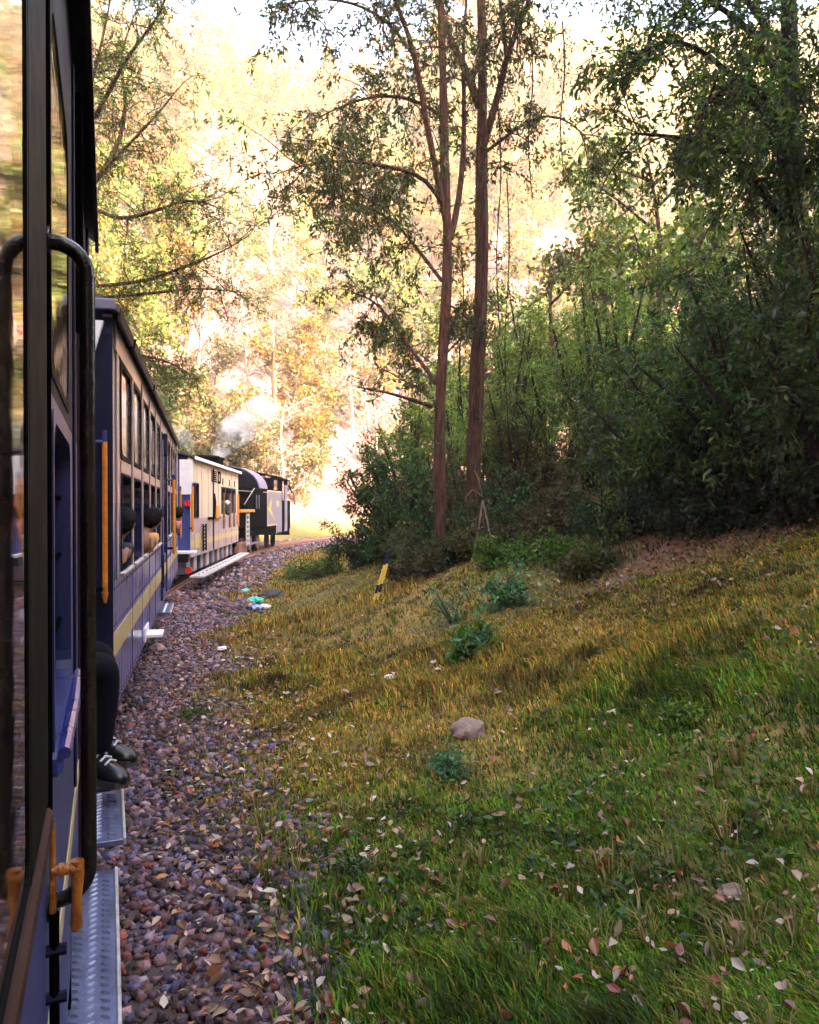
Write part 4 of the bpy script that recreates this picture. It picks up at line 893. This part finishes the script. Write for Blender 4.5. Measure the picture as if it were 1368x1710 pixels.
# ------------------------------------------------------------------ small things on the verge
def rock(name, u, v, y, size, cols, label, flat=.55):
    p = px(u, v, y); x_, y_ = p.x, p.y
    import bmesh
    bm = bmesh.new(); bmesh.ops.create_icosphere(bm, subdivisions=3, radius=1)
    g = np.random.default_rng(int(u)); off = g.uniform(0, 9, 3)
    for vv in bm.verts:
        c = vv.co; n_ = math.sin(c.x * 3 + off[0]) * .16 + math.sin(c.y * 4.1 + c.z * 2 + off[1]) * .14 + math.sin(c.z * 5.7 + c.x * 6 + off[2]) * .08
        vv.co = Vector((c.x * (1 + n_) * size, c.y * (1 + n_) * size * .75, c.z * (1 + n_) * size * flat))
    me = bpy.data.meshes.new(name); bm.to_mesh(me); bm.free(); me.materials.append(cols)
    o = bpy.data.objects.new(name, me); COL.objects.link(o); o.location = (x_, y_, H(x_, y_) + size * flat * .25); o.rotation_euler = (0, 0, g.uniform(0, 6))
    return tag(o, label, 'rock')
mrock = mat('brown_rock', (.26, .17, .13), .85, c2=(.14, .09, .07), scale=9, bump=.8, bscale=25); drock = mat('dark_rock', (.06, .05, .05), .9, c2=(.025, .02, .02), scale=9, bump=.8, bscale=20); prock = mat('pink_rock', (.36, .24, .24), .85, c2=(.2, .12, .12), scale=9, bump=.6, bscale=30)
def ground_hit(u, v):
    for y in np.arange(1.5, 60, .02):
        p = px(u, v, y)
        if p.z <= H(p.x, p.y): return p
    return p
GH = lambda u, v: ground_hit(u, v)
def rock_at(name, u, v, size, m, label, flat=.55):
    p = GH(u, v); return rock(name, u, v, p.y, size, m, label, flat)
rock_at('rock', 783, 1225, .16, mrock, 'brown earthy rock beside the small teal seedling in the grass', .5)
rock_at('rock', 1222, 1500, .06, mrock, 'brown stone in the dark grass at the lower right')
rock_at('rock', 500, 1132, .10, mrock, 'low brown stone in the yellow grass', .4)
rock_at('rock', 452, 998, .26, drock, 'larger dark stone at the edge of the ballast beside the litter', .45)
rock_at('rock', 428, 957, .17, drock, 'small dark stone on the ballast beyond the litter', .5)
rock_at('rock', 262, 1086, .12, prock, 'pale square stone on the ballast below the white side step', .5)
# crumpled plastic litter
def bag(u, v, size, c, label, name='plastic_bag'):
    import bmesh
    p = GH(u, v); bm = bmesh.new(); bmesh.ops.create_icosphere(bm, subdivisions=3, radius=size); g = np.random.default_rng(int(u * 3))
    for vv in bm.verts: vv.co = vv.co * g.uniform(.65, 1.25); vv.co.z = vv.co.z * .45 + size * .2
    me = bpy.data.meshes.new(name); bm.to_mesh(me); bm.free(); me.materials.append(mat(name, c, .3, var=.1))
    o = bpy.data.objects.new(name, me); COL.objects.link(o); o.location = (p.x, p.y, H(p.x, p.y) + .03); tag(o, label, 'litter')
bag(426, 1008, .15, (.05, .55, .45), 'crumpled turquoise plastic bag at the edge of the ballast')
bag(430, 1020, .12, (.25, .35, .75), 'crumpled blue plastic bag next to the turquoise one')
bag(442, 1018, .10, (.75, .75, .8), 'crumpled white plastic bag beside the blue one')
bag(410, 991, .10, (.15, .6, .5), 'small green plastic scrap beyond the turquoise bag')
bag(371, 1089, .06, (.8, .78, .8), 'white scrap of paper on the ballast edge', 'paper_scrap')
bag(650, 1137, .045, (.8, .72, .68), 'white scrap of paper in the yellow grass', 'paper_scrap')
# marker posts
mp0 = GH(628, 962)
def post(u, v, lean, label):
    p = px(u, v, 12.4); o = empty('marker_post', (p.x, p.y, H(p.x, p.y) - .03), 0, label, 'marker post', 'yellow and black marker posts')
    k = p.y / 13.; d = Vector((lean, .12, 1)).normalized(); l_ = .92 * k
    w_ = .042 * k
    def seg(a, b, name, m): 
        e = w_ * .5; q = MB(); c0, c1 = d * a, d * b
        q.add([c0 + Vector((sx * e, sy * e * .5, 0)) for sx, sy in ((-1, -1), (1, -1), (1, 1), (-1, 1))] + [c1 + Vector((sx * e, sy * e * .5, 0)) for sx, sy in ((-1, -1), (1, -1), (1, 1), (-1, 1))],
              [(3, 2, 1, 0), (4, 5, 6, 7), (0, 1, 5, 4), (1, 2, 6, 5), (2, 3, 7, 6), (3, 0, 4, 7)]); q.build(name, m, o)
    seg(0, l_ * .22, 'yellow_band', M['yellow']); seg(l_ * .22, l_ * .38, 'black_band', M['navy']); seg(l_ * .38, l_ * .76, 'yellow_band', M['yellow']); seg(l_ * .76, l_, 'black_cap', M['navy'])
post(622, 962, .30, 'left yellow and black marker post leaning before the bush')
post(628, 966, .28, 'right yellow and black marker post leaning before the bush')
# bare sticks by the trunks
M['stickwood'] = bark_mat('dry_stick', (.30, .21, .16), (.16, .10, .08)); M['stem'] = mat('green_stem', (.05, .09, .03), .8)
def sticks():
    v = Veg(5); y0 = 12.6
    v.limb([px(790, 925, y0), px(800, 880, y0), px(806, 835, y0 + .1)], .020, .014, 8, 6)
    v.limb([px(822, 915, y0 - .2), px(812, 860, y0), px(806, 835, y0 + .1)], .015, .012, 8, 6)
    v.limb([px(806, 830, y0 + .1), px(790, 815, y0), px(780, 828, y0 - .1)], .010, .006, 8, 6)
    v.limb([px(806, 830, y0 + .1), px(800, 800, y0), px(792, 785, y0 + .2)], .010, .006, 8, 6)
    o = plant_root('bare_sticks', 1.15, y0, 'forked pale bare sticks standing at the foot of the trunks', 'dead branch')
    ob = v.wood('stick', M['stickwood'], None); ob.data.transform(Matrix.Translation(-o.location)); ob.parent = o
sticks()

# ------------------------------------------------------------------ trees near the line
def finish(v, o, bark, size, aspect, cols, droop=.35, jit=.03, m=None, rand=.75, crown='crown'):
    w = v.wood('trunk', bark, None); w.data.transform(Matrix.Translation(-o.location)); w.parent = o
    if v.ap:
        l = v.leaves(crown, None, size, aspect, cols, droop, jit, m, rand); l.data.transform(Matrix.Translation(-o.location)); l.parent = o
    return o
PX = lambda L, y, dy=(): [px(u, v, y + (dy[i] if i < len(dy) else (dy[-1] if dy else 0))) for i, (u, v) in enumerate(L)]
YA = 13.0
SPR = dict(levels=2, n2=6, leafn=20, up=.1, grav=.16)
v = Veg(21)
ga = H(px(738, 900, YA).x, YA)
tr = [Vector((px(738, 900, YA).x, YA, ga - .1))] + PX([(734, 800), (733, 720), (736, 640), (742, 560), (747, 470), (749, 400), (744, 330), (741, 240), (741, 150), (737, 60), (735, -60), (738, -200)], YA)
t0 = v.limb(tr, .108, .036, 26, 12, .06)
b1 = v.limb(PX([(745, 370), (725, 270), (708, 190), (694, 90), (668, 20), (630, -60), (600, -140)], YA, (0, -.1, -.3, -.5, -.7, -1, -1.2)), .06, .02, 14, 8)
b2 = v.limb(PX([(752, 400), (765, 350), (772, 290), (776, 200), (772, 100), (780, -20)], YA, (0, .2, .4, .6, .9, 1.2)), .055, .02, 14, 8)
b3 = v.limb(PX([(722, 680), (690, 668), (655, 658), (622, 650), (598, 647)], YA, (0, -.2, -.5, -.8, -1)), .035, .012, 10, 6)
b4 = v.limb(PX([(728, 640), (700, 600), (668, 560), (650, 530), (625, 500), (590, 490)], YA, (0, .3, .6, .8, 1, 1.3)), .04, .012, 12, 6)
b5 = v.limb(PX([(740, 345), (715, 300), (680, 285), (620, 275), (560, 268), (500, 280)], YA, (0, -.3, -.6, -.9, -1.3, -1.6)), .04, .01, 12, 6)
b6 = v.limb(PX([(738, 470), (700, 420), (660, 370), (600, 340), (520, 320)], YA, (0, .3, .7, 1.1, 1.5)), .035, .01, 12, 6)
b7 = v.limb(PX([(741, 200), (700, 170), (640, 160), (580, 175), (530, 200)], YA, (0, .2, .5, .8, 1)), .035, .01, 12, 6)
b8 = v.limb(PX([(694, 100), (650, 40), (600, 10), (540, 0), (480, 10)], YA, (-.5, -.7, -1, -1.2, -1.4)), .03, .01, 12, 6)
for b, n_, L_ in ((b5, 30, 1.0), (b6, 32, 1.1), (b7, 22, 1.0), (b4, 16, .8)): v.sprout(b, n_, L_, t0=.2, bias=(-.1, 0, -.12), **SPR)
v.sprout(b3, 4, .55, levels=2, n2=3, leafn=5, up=.3, grav=.05, t0=.4)
v.sprout(b1, 14, .9, t0=.25, **SPR); v.sprout(b2, 9, .8, t0=.3, **SPR); v.sprout(b8, 18, .9, t0=.2, bias=(0, 0, -.1), **SPR); v.sprout(t0, 10, 1.0, t0=.72, **SPR)
v.sprout(t0, 34, .42, levels=1, leafn=9, t0=.06, t1=.55, up=.1, grav=.1)
o = plant_root('forest_tree', tr[0].x, YA, 'slender tree with the left of the twin trunks and side branches reaching over the track', 'tree', 'twin trunks by the marker posts')
finish(v, o, M['bark'], .10, .32, OLIVE + DGREEN[:2], .5)
v = Veg(22); YB = 13.4; gb = H(px(790, 890, YB).x, YB)
tr = [Vector((px(786, 900, YB).x, YB, gb - .1))] + PX([(790, 800), (793, 720), (795, 640), (799, 560), (805, 480), (805, 400), (803, 300), (805, 200), (806, 100), (803, 0), (800, -120), (806, -260)], YB)
t0 = v.limb(tr, .138, .050, 26, 12, .07)
b1 = v.limb(PX([(806, 250), (820, 200), (838, 140), (846, 90), (880, 20), (900, -60)], YB, (0, -.2, -.4, -.6, -.8, -1)), .07, .02, 14, 8)
b2 = v.limb(PX([(800, 180), (775, 110), (745, 60), (730, 0), (700, -80)], YB, (0, .2, .4, .6, .8)), .08, .03, 12, 8)
b3 = v.limb(PX([(800, 560), (780, 530), (762, 515), (745, 508)], YB, (0, -.2, -.4, -.5)), .04, .012, 8, 6)
b4 = v.limb(PX([(846, 100), (838, 40), (830, -30)], YB, (-.6, -.5, -.4)), .04, .02, 8, 6)
b5 = v.limb(PX([(806, 260), (850, 225), (900, 190), (950, 200), (985, 240)], YB, (0, -.3, -.6, -.9, -1.1)), .03, .01, 10, 6)
v.sprout(b1, 16, 1.0, t0=.35, **SPR); v.sprout(b2, 12, 1.0, t0=.4, **SPR); v.sprout(b4, 10, .9, t0=.2, **SPR); v.sprout(t0, 9, .9, t0=.8, **SPR); v.sprout(b5, 12, .8, t0=.2, bias=(0, 0, -.3), **SPR); v.sprout(b3, 4, .5, **SPR)
v.sprout(t0, 50, .48, levels=1, leafn=10, t0=.04, t1=.6, up=0, grav=.15)
for q in range(5):
    x0 = rng.uniform(-.13, .13); v.limb([t0[int(2 + q)] + np.array([x0, -.17, 0]), t0[10] + np.array([x0 * .6 + .04, -.14, 0]), t0[15] + np.array([-x0 * .5, -.12, 0])], .016, .01, 12, 5)
o = plant_root('forest_tree', tr[0].x, YB, 'thicker reddish brown vine-wrapped tree, the right of the twin trunks', 'tree', 'twin trunks by the marker posts')
finish(v, o, M['bark'], .10, .32, OLIVE + DGREEN, .5)

# hanging creepers right of the trunks
for q, (u, v0, v1, y_) in enumerate(((832, 180, 560, 12.8), (885, 60, 330, 12.2), (938, 40, 300, 11.6), (770, 420, 700, 13.6), (846, 300, 720, 13.9))):
    v = Veg(40 + q); b = v.limb(PX([(u, v0), (u + 6, v0 + (v1 - v0) * .3), (u - 5, v0 + (v1 - v0) * .65), (u + 3, v1)], y_), .012, .008, 12, 5)
    v.sprout(b, 26, .22, levels=1, leafn=8, t0=0, up=-.2, grav=.3, r=.004)
    p = px(u, v1, y_); o = empty('hanging_creeper', p, 0, 'leafy creeper ' + ['hanging close right of the thicker trunk', 'hanging high in front of the golden hillside', 'hanging longest on the right before the white glare', 'hanging between the twin trunks', 'trailing into the pale shrubs'][q], 'creeper', 'creepers hanging by the twin trunks')
    finish(v, o, M['bark_dark'], .07, .35, OLIVE, .7, .05)

def bush(seed, x, y, h_, rad, label, cols, name='shrub', cat='shrub', group=None, stems=9, n=9, n2=5, leafn=14, size=.075, aspect=.38, L=.55, bark='bark_dark', grav=.12, sprd=1., low=.15, droop=.25, levels=2):
    v = Veg(seed); z = H(x, y) - .05; base = np.array([x, y, z])
    for q in range(stems):
        a = v.g.uniform(0, 2 * np.pi); rr = rad * np.sqrt(v.g.uniform(.0, 1)); hh = h_ * (1 - .42 * (rr / rad) ** 2) * v.g.uniform(.6, 1)
        tip = base + np.array([math.cos(a) * rr * sprd, math.sin(a) * rr * sprd, hh]); mid = base + (tip - base) * .5 + np.array([math.cos(a), math.sin(a), 0]) * rr * -.12 + v.g.standard_normal(3) * .08 * h_ * .3
        st = v.limb([base + np.array([math.cos(a), math.sin(a), 0]) * .06 * rad, mid, tip], .012 + .011 * h_, .008, 10, 5)
        v.sprout(st, n, L * rad * .8, levels=levels, n2=n2, leafn=leafn, t0=low, grav=grav, up=.2, r=.006)
    o = plant_root(name, x, y, label, cat, group); return finish(v, o, M[bark], size, aspect, cols, droop, .04)
def at(u, y): return (u - 684) / 1300 * y
# the dense dark bush beside the trunks
bush(51, at(662, 16.2), 16.2, 2.9, 1.25, 'dense dark green bush left of the twin trunks behind the marker posts', DGREEN + GREEN[:3], stems=24, n=11, n2=6, leafn=17, size=.085, L=.5, low=.05)
bush(52, at(688, 18.0), 18.0, 4.3, 1.3, 'taller bright green bush behind the dark bush', GREEN + PALEG, stems=14, n=9, leafn=13, size=.10, L=.5)
bush(53, at(600, 17.6), 17.6, 1.3, .9, 'low dark green bush where the rails disappear', DGREEN, stems=14, n=8, leafn=14, size=.08, L=.5, low=.05)
bush(54, at(545, 18.5), 18.5, .55, .9, 'low bright green weeds at the edge of the ballast', GREEN, 'weeds', 'weeds', None, 14, 6, 3, 10, .07, .4, .5)
bush(55, at(500, 19.5), 19.5, .4, .8, 'low weeds beside the ballast before the locomotive', GREEN, 'weeds', 'weeds', None, 12, 5, 3, 9, .07, .4, .5)
# undergrowth at the foot of the trunks
UG = 'undergrowth at the foot of the forest'
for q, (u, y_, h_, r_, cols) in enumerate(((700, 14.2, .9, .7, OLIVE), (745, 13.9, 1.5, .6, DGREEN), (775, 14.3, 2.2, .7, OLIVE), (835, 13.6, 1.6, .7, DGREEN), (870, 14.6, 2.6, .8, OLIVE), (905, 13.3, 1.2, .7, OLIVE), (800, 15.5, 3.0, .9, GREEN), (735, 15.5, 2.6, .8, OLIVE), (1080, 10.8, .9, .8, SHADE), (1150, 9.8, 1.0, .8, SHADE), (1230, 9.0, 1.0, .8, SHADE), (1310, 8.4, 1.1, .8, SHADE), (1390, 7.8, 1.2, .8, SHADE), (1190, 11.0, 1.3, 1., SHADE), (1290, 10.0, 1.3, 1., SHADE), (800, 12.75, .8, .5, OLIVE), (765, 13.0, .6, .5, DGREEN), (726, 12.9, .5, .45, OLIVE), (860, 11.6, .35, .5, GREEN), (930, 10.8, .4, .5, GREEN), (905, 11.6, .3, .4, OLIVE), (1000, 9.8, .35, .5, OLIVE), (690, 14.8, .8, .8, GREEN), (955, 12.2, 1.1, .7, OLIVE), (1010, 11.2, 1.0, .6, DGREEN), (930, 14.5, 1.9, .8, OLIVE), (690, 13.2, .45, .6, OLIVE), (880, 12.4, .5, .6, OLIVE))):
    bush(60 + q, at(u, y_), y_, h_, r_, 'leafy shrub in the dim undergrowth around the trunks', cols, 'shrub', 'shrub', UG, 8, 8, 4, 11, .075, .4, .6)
# pale feathery saplings right of the trunks
for q, (u, y_, h_, r_) in enumerate(((845, 15.5, 5.0, 1.0), (890, 16.5, 5.6, 1.2), (935, 15.0, 4.6, 1.1), (985, 16.5, 5.6, 1.3), (830, 18.0, 5.2, 1.2), (1035, 15.0, 5.0, 1.3), (760, 20.0, 5.0, 1.4))):
    bush(80 + q, at(u, y_), y_, h_, r_, 'tall pale green feathery sapling ' + ['closest to the thicker twin trunk', 'just right of the gap beside the thicker trunk', 'in the middle of the pale sapling row', 'at the right end of the sapling row', 'behind the thicker trunk and farther off', 'where the saplings meet the dark thicket', 'seen between and behind the twin trunks'][q], PALEG + GREEN[:2], 'sapling', 'sapling', 'pale saplings beside the twin trunks', 7, 12, 5, 11, .11, .24, .62, 'bark_dark', .2, 1., .3, .5)
# the dark thicket on the right bank
TH = 'dark thicket on the right bank'
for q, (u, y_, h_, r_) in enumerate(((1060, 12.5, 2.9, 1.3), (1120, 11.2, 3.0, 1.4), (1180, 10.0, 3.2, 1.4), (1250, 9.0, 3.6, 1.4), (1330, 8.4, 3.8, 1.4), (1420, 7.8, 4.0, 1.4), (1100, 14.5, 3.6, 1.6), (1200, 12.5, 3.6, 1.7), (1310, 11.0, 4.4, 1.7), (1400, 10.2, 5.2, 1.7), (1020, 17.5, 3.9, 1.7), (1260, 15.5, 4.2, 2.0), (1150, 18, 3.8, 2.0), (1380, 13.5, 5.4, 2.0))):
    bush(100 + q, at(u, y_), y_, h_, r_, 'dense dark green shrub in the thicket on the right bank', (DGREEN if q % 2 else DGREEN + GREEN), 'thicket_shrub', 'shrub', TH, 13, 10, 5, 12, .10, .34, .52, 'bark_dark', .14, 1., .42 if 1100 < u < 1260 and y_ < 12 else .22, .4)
# overhanging tree at the upper right
v = Veg(131); bx, by = 5.0, 10.2; gz = H(bx, by)
tk = v.limb([(bx, by, gz - .1), (bx - .1, by, gz + 2.2), (bx + .05, by + .1, gz + 4.5), (bx - .1, by, gz + 7.5), (bx, by, gz + 10)], .16, .05, 18, 10, .03)
lims = [v.limb(PX(L, 9.6, dy), .05, .012, 12, 6) for L, dy in (
    ([(1310, 380), (1240, 270), (1180, 240), (1130, 230), (1060, 225)], (.5, .2, -.1, -.4, -.6)), ([(1310, 250), (1240, 150), (1180, 90), (1110, 60), (1060, 100)], (.5, .2, 0, -.3, -.5)),
    ([(1310, 150), (1260, 60), (1180, 0), (1100, -30), (1040, -10)], (.5, .4, .2, 0, 0)), ([(1310, 200), (1360, 120), (1430, 60), (1500, 40)], (.5, 0, -.5, -1)),
    ([(1310, 300), (1290, 180), (1230, 110), (1200, 160), (1160, 190)], (.5, -.3, -.8, -1.2, -1.5)), ([(1310, 100), (1230, -20), (1130, -90), (1000, -60)], (.5, .8, 1, 1.2)), ([(1310, 330), (1370, 260), (1430, 200)], (.4, -.2, -.6)))]
for L in lims: v.sprout(L, 26, .95, levels=2, n2=6, leafn=17, up=.05, grav=.14, t0=.2)
o = plant_root('overhanging_tree', bx, by, 'dark tree whose leafy boughs overhang the upper right corner', 'tree')
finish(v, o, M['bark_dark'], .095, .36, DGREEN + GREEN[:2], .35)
# unseen trees added right of the camera, crowns roofing the verge to shade it
def added_shade_tree(seed, x, y, h_, rad, label, reach, nl=20):
    v = Veg(seed); gz = H(x, y)
    tk = v.limb([(x, y, gz - .2), (x - .1, y, gz + h_ * .35), (x + .1, y + .1, gz + h_ * .7), (x, y, gz + h_)], .17, .05, 16, 9, .03)
    for q in range(nl):
        t = v.g.uniform(.48, .98); p = tk[int(t * 15)]; a = v.g.uniform(0, 6.28); l_ = rad * v.g.uniform(.7, 1.1); dx, dy = math.cos(a) * l_ + reach[0], math.sin(a) * l_ + reach[1]
        b = v.limb([p, p + np.array([dx * .5, dy * .5, l_ * .25]), p + np.array([dx, dy, l_ * .35])], .05, .012, 10, 5)
        v.sprout(b, 12, 1.05, levels=2, n2=6, leafn=12, grav=.04, up=.1, t0=.2)
    o = plant_root('added_shade_tree', x, y, label, 'tree', 'unseen trees added to shade the verge'); return finish(v, o, M['bark_dark'], .15, .42, DGREEN, .35)
added_shade_tree(301, 6.2, 5.0, 9.0, 2.6, 'unseen tall tree added for shade on the bank just right of the picture', (-1.8, -.3), 15)
added_shade_tree(302, 6.6, .8, 9.5, 2.8, 'unseen tall tree added for shade on the bank abreast of the window', (-2.6, .5))
added_shade_tree(303, 5.6, -3.4, 9.0, 2.8, 'unseen tall tree added for shade on the bank behind the window', (-2., .8))
# spreading tree on the left beyond the coaches
v = Veg(141); bx, by = -8.3, 15.5; gz = H(bx, by)
tk = v.limb([(bx, by, gz - .2), (bx + .1, by, gz + 2.), (bx + .5, by, gz + 4.), (bx + 1.0, by - .1, gz + 6.5), (bx + 1.3, by, gz + 9.)], .17, .05, 18, 10, .03)
YL = 15.0
lims = [v.limb(PX(L, YL, dy), .05, .010, 14, 6) for L, dy in (
    ([(60, 420), (140, 330), (190, 270), (225, 235), (260, 200), (300, 150)], (.4, 0, -.2, -.4, -.6, -.8)), ([(150, 320), (200, 250), (215, 180), (200, 100), (230, 20)], (0, .2, .4, .6, .8)),
    ([(60, 480), (160, 480), (250, 470), (310, 445), (360, 430), (400, 405)], (.4, .2, 0, -.3, -.5, -.7)), ([(60, 520), (150, 500), (260, 490), (340, 480), (410, 490)], (.4, .4, .5, .6, .8)),
    ([(60, 330), (130, 230), (160, 130), (180, 40), (200, -60)], (.3, 0, -.3, -.5, -.7)), ([(140, 340), (200, 370), (260, 355), (320, 330), (370, 350)], (0, -.4, -.8, -1.1, -1.4)),
    ([(60, 560), (200, 590), (280, 600), (340, 640)], (.4, 1, 1.4, 1.8)), ([(160, 200), (220, 90), (270, 30), (290, -40)], (0, -.5, -.9, -1.2)))]
for L in lims: v.sprout(L, 26, .95, levels=2, n2=6, leafn=17, up=.1, grav=.10, t0=.25, wig=.3)
o = plant_root('spreading_tree', bx, by, 'feathery spreading tree on the left whose branches droop over the train', 'tree')
finish(v, o, M['bark'], .085, .26, GREEN + OLIVE[:2], .3)

# teal leaved seedlings in the grass
TEAL = [(.09, .24, .11), (.07, .20, .09), (.12, .28, .13), (.05, .15, .06)]
for q, (u, v_, h_, r_, lb) in enumerate(((757, 1040, .55, .30, 'teal leafy seedling nearest the marker posts on the bank'), (850, 1010, .50, .35, 'tall spreading seedling right of the other teal one'), (788, 1100, .45, .26, 'green leafy seedling in front of the two teal ones on the bank'), (745, 1300, .22, .13, 'small teal seedling beside the brown rock'), (588, 1480, .18, .14, 'low dark green seedling in the foreground grass at the ballast edge'), (1150, 1210, .14, .10, 'small green seedling among the fallen leaves on the right'), (985, 960, .55, .3, 'seedling on the bank before the dark thicket'), (1040, 905, .6, .3, 'pale seedling highest on the bank'), (330, 1200, .14, .14, 'little tuft of green weed growing in the ballast'))):
    p = GH(u, v_)
    bush(160 + q, p.x, p.y, h_, r_, lb, (TEAL, TEAL + GREEN[:3], GREEN[:2] + TEAL[:1], TEAL, DGREEN + TEAL[:1], PALEG[:2] + GREEN, GREEN, PALEG, GREEN)[q], 'seedling', 'seedling', None, 4 + q % 3 * 2, 4 + q % 2 * 2, 2, 7 + q % 4, .062 + .018 * (q % 3) if h_ > .3 else .045, .34 + .1 * (q % 2), .9, 'stem', .1, 1., .3, .1)

# ------------------------------------------------------------------ forest on the far hillside
def proto(seed, h_, rad, cols, nm, label, group, leafs=.34, bare=False, cat='tree'):
    v = Veg(seed); tk = v.limb([(0, 0, -.4), (v.g.normal(0, .15), 0, h_ * .35), (v.g.normal(0, .3), v.g.normal(0, .3), h_ * .7), (v.g.normal(0, .3), 0, h_ * .95)], .035 * h_ * .55, .03, 12, 6)
    for q in range(9 if not bare else 12):
        t = v.g.uniform(.3, .95); p = tk[int(t * 11)]; a = v.g.uniform(0, 6.28); l_ = rad * (1.15 - .55 * abs(t - .55))
        b = v.limb([p, p + np.array([math.cos(a) * l_ * .5, math.sin(a) * l_ * .5, l_ * .28]), p + np.array([math.cos(a) * l_, math.sin(a) * l_, l_ * .5])], .05, .015, 8, 4)
        v.sprout(b, 7 if not bare else 9, rad * .5, levels=2, n2=5 if not bare else 3, leafn=14 if not bare else 2, grav=.05, up=.3, r=.02)
    o = empty(nm, (0, 0, 0), 0, label, cat, group); return finish(v, o, M['bark_pale'] if bare else M['bark'], leafs, .5, cols, .2, .12, LEAF_FAR, 1.)
HG = 'trees on the far hillside'
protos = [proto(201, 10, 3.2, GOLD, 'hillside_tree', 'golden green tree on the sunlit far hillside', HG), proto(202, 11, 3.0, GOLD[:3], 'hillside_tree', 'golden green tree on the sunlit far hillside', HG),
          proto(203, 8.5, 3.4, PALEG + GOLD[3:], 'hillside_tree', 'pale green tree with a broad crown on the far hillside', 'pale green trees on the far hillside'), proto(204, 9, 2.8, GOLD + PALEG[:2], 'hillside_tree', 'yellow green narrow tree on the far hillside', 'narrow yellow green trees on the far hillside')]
bareP = [proto(205, 8, 2.4, [(.30, .2, .14)], 'bare_tree', 'pale bare tree on the lower far hillside', 'bare trees on the lower far hillside', .25, True), proto(206, 9, 2.2, [(.3, .22, .16)], 'bare_tree', 'pale bare tree on the lower far hillside', 'bare trees on the lower far hillside', .25, True)]
YG = [(.20, .16, .05), (.15, .16, .05), (.22, .15, .06), (.11, .13, .04)]
lowP = [proto(207, 3.2, 2.2, YG, 'hillside_bush', 'pale yellow bush on the slope above the bending rails', 'bushes above the bending rails', .24, False, 'bush'), proto(208, 2.6, 2.0, YG, 'hillside_bush', 'pale yellow bush on the slope above the bending rails', 'bushes above the bending rails', .24, False, 'bush')]
u_ = lambda x, y: 684 + 1300 * x / y
used = set(); g = np.random.default_rng(77); placed = []
def put(L, x, y, sc):
    k = g.integers(0, len(L)); src = L[k]
    o = src if src.name not in used else copy_tree(src); used.add(src.name)
    o.location = (x, y, H(x, y)); o.rotation_euler = (g.normal(0, .04), g.normal(0, .04), g.uniform(0, 6.28)); o.scale = (sc, sc, sc * g.uniform(.9, 1.15))
nt_, nb_, nl_ = 0, 0, 0
for _ in range(14000):
    az = R(g.uniform(-27, 31)); r = 30 + 130 * g.random() ** .8; x, y = r * math.sin(az), r * math.cos(az)
    d, s = track_d([x], [y]); d = d[0]
    if d > -5 or d < -98: continue
    sp = 3.7 + max(0, r - 60) * .03
    if d > -58 and 320 < u_(x, y) < 640: sp = 3.2
    if any((x - a) ** 2 + (y - b) ** 2 < sp * sp for a, b in placed): continue
    u = 684 + 1300 * x / y
    if -14 < d < -5 and not (400 < u < 640):
        if nl_ < 80 and (x < -6 or y > 48): put(lowP, x, y, g.uniform(.8, 1.3)); nl_ += 1; placed.append((x, y))
    elif d > -58 and 320 < u < 640 and g.random() < .85:
        if nb_ < 120: put(bareP if g.random() < .7 else lowP, x, y, g.uniform(.8, 1.2)); nb_ += 1; placed.append((x, y))
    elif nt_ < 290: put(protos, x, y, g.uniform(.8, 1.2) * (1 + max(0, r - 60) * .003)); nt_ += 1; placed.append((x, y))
# middle distance trees inside the curve
IN = 'trees beyond the twin trunks inside the bend'
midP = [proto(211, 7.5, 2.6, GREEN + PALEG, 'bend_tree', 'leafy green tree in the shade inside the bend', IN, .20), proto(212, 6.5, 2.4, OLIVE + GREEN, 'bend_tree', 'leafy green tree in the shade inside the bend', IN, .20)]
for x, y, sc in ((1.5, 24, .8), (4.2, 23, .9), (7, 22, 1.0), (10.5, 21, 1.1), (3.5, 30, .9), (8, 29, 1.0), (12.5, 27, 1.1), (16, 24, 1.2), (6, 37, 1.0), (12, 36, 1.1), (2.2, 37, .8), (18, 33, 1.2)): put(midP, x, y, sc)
# trees on the left slope behind the train
for x, y, sc in ((-12, 19, 1.0), (-11, 25, .9), (-15, 28, 1.1), (-12.5, 33, .9), (-18, 22, 1.1), (-19, 35, 1.2), (-13, 12, 1.)): put(midP, x, y, sc * 1.25)
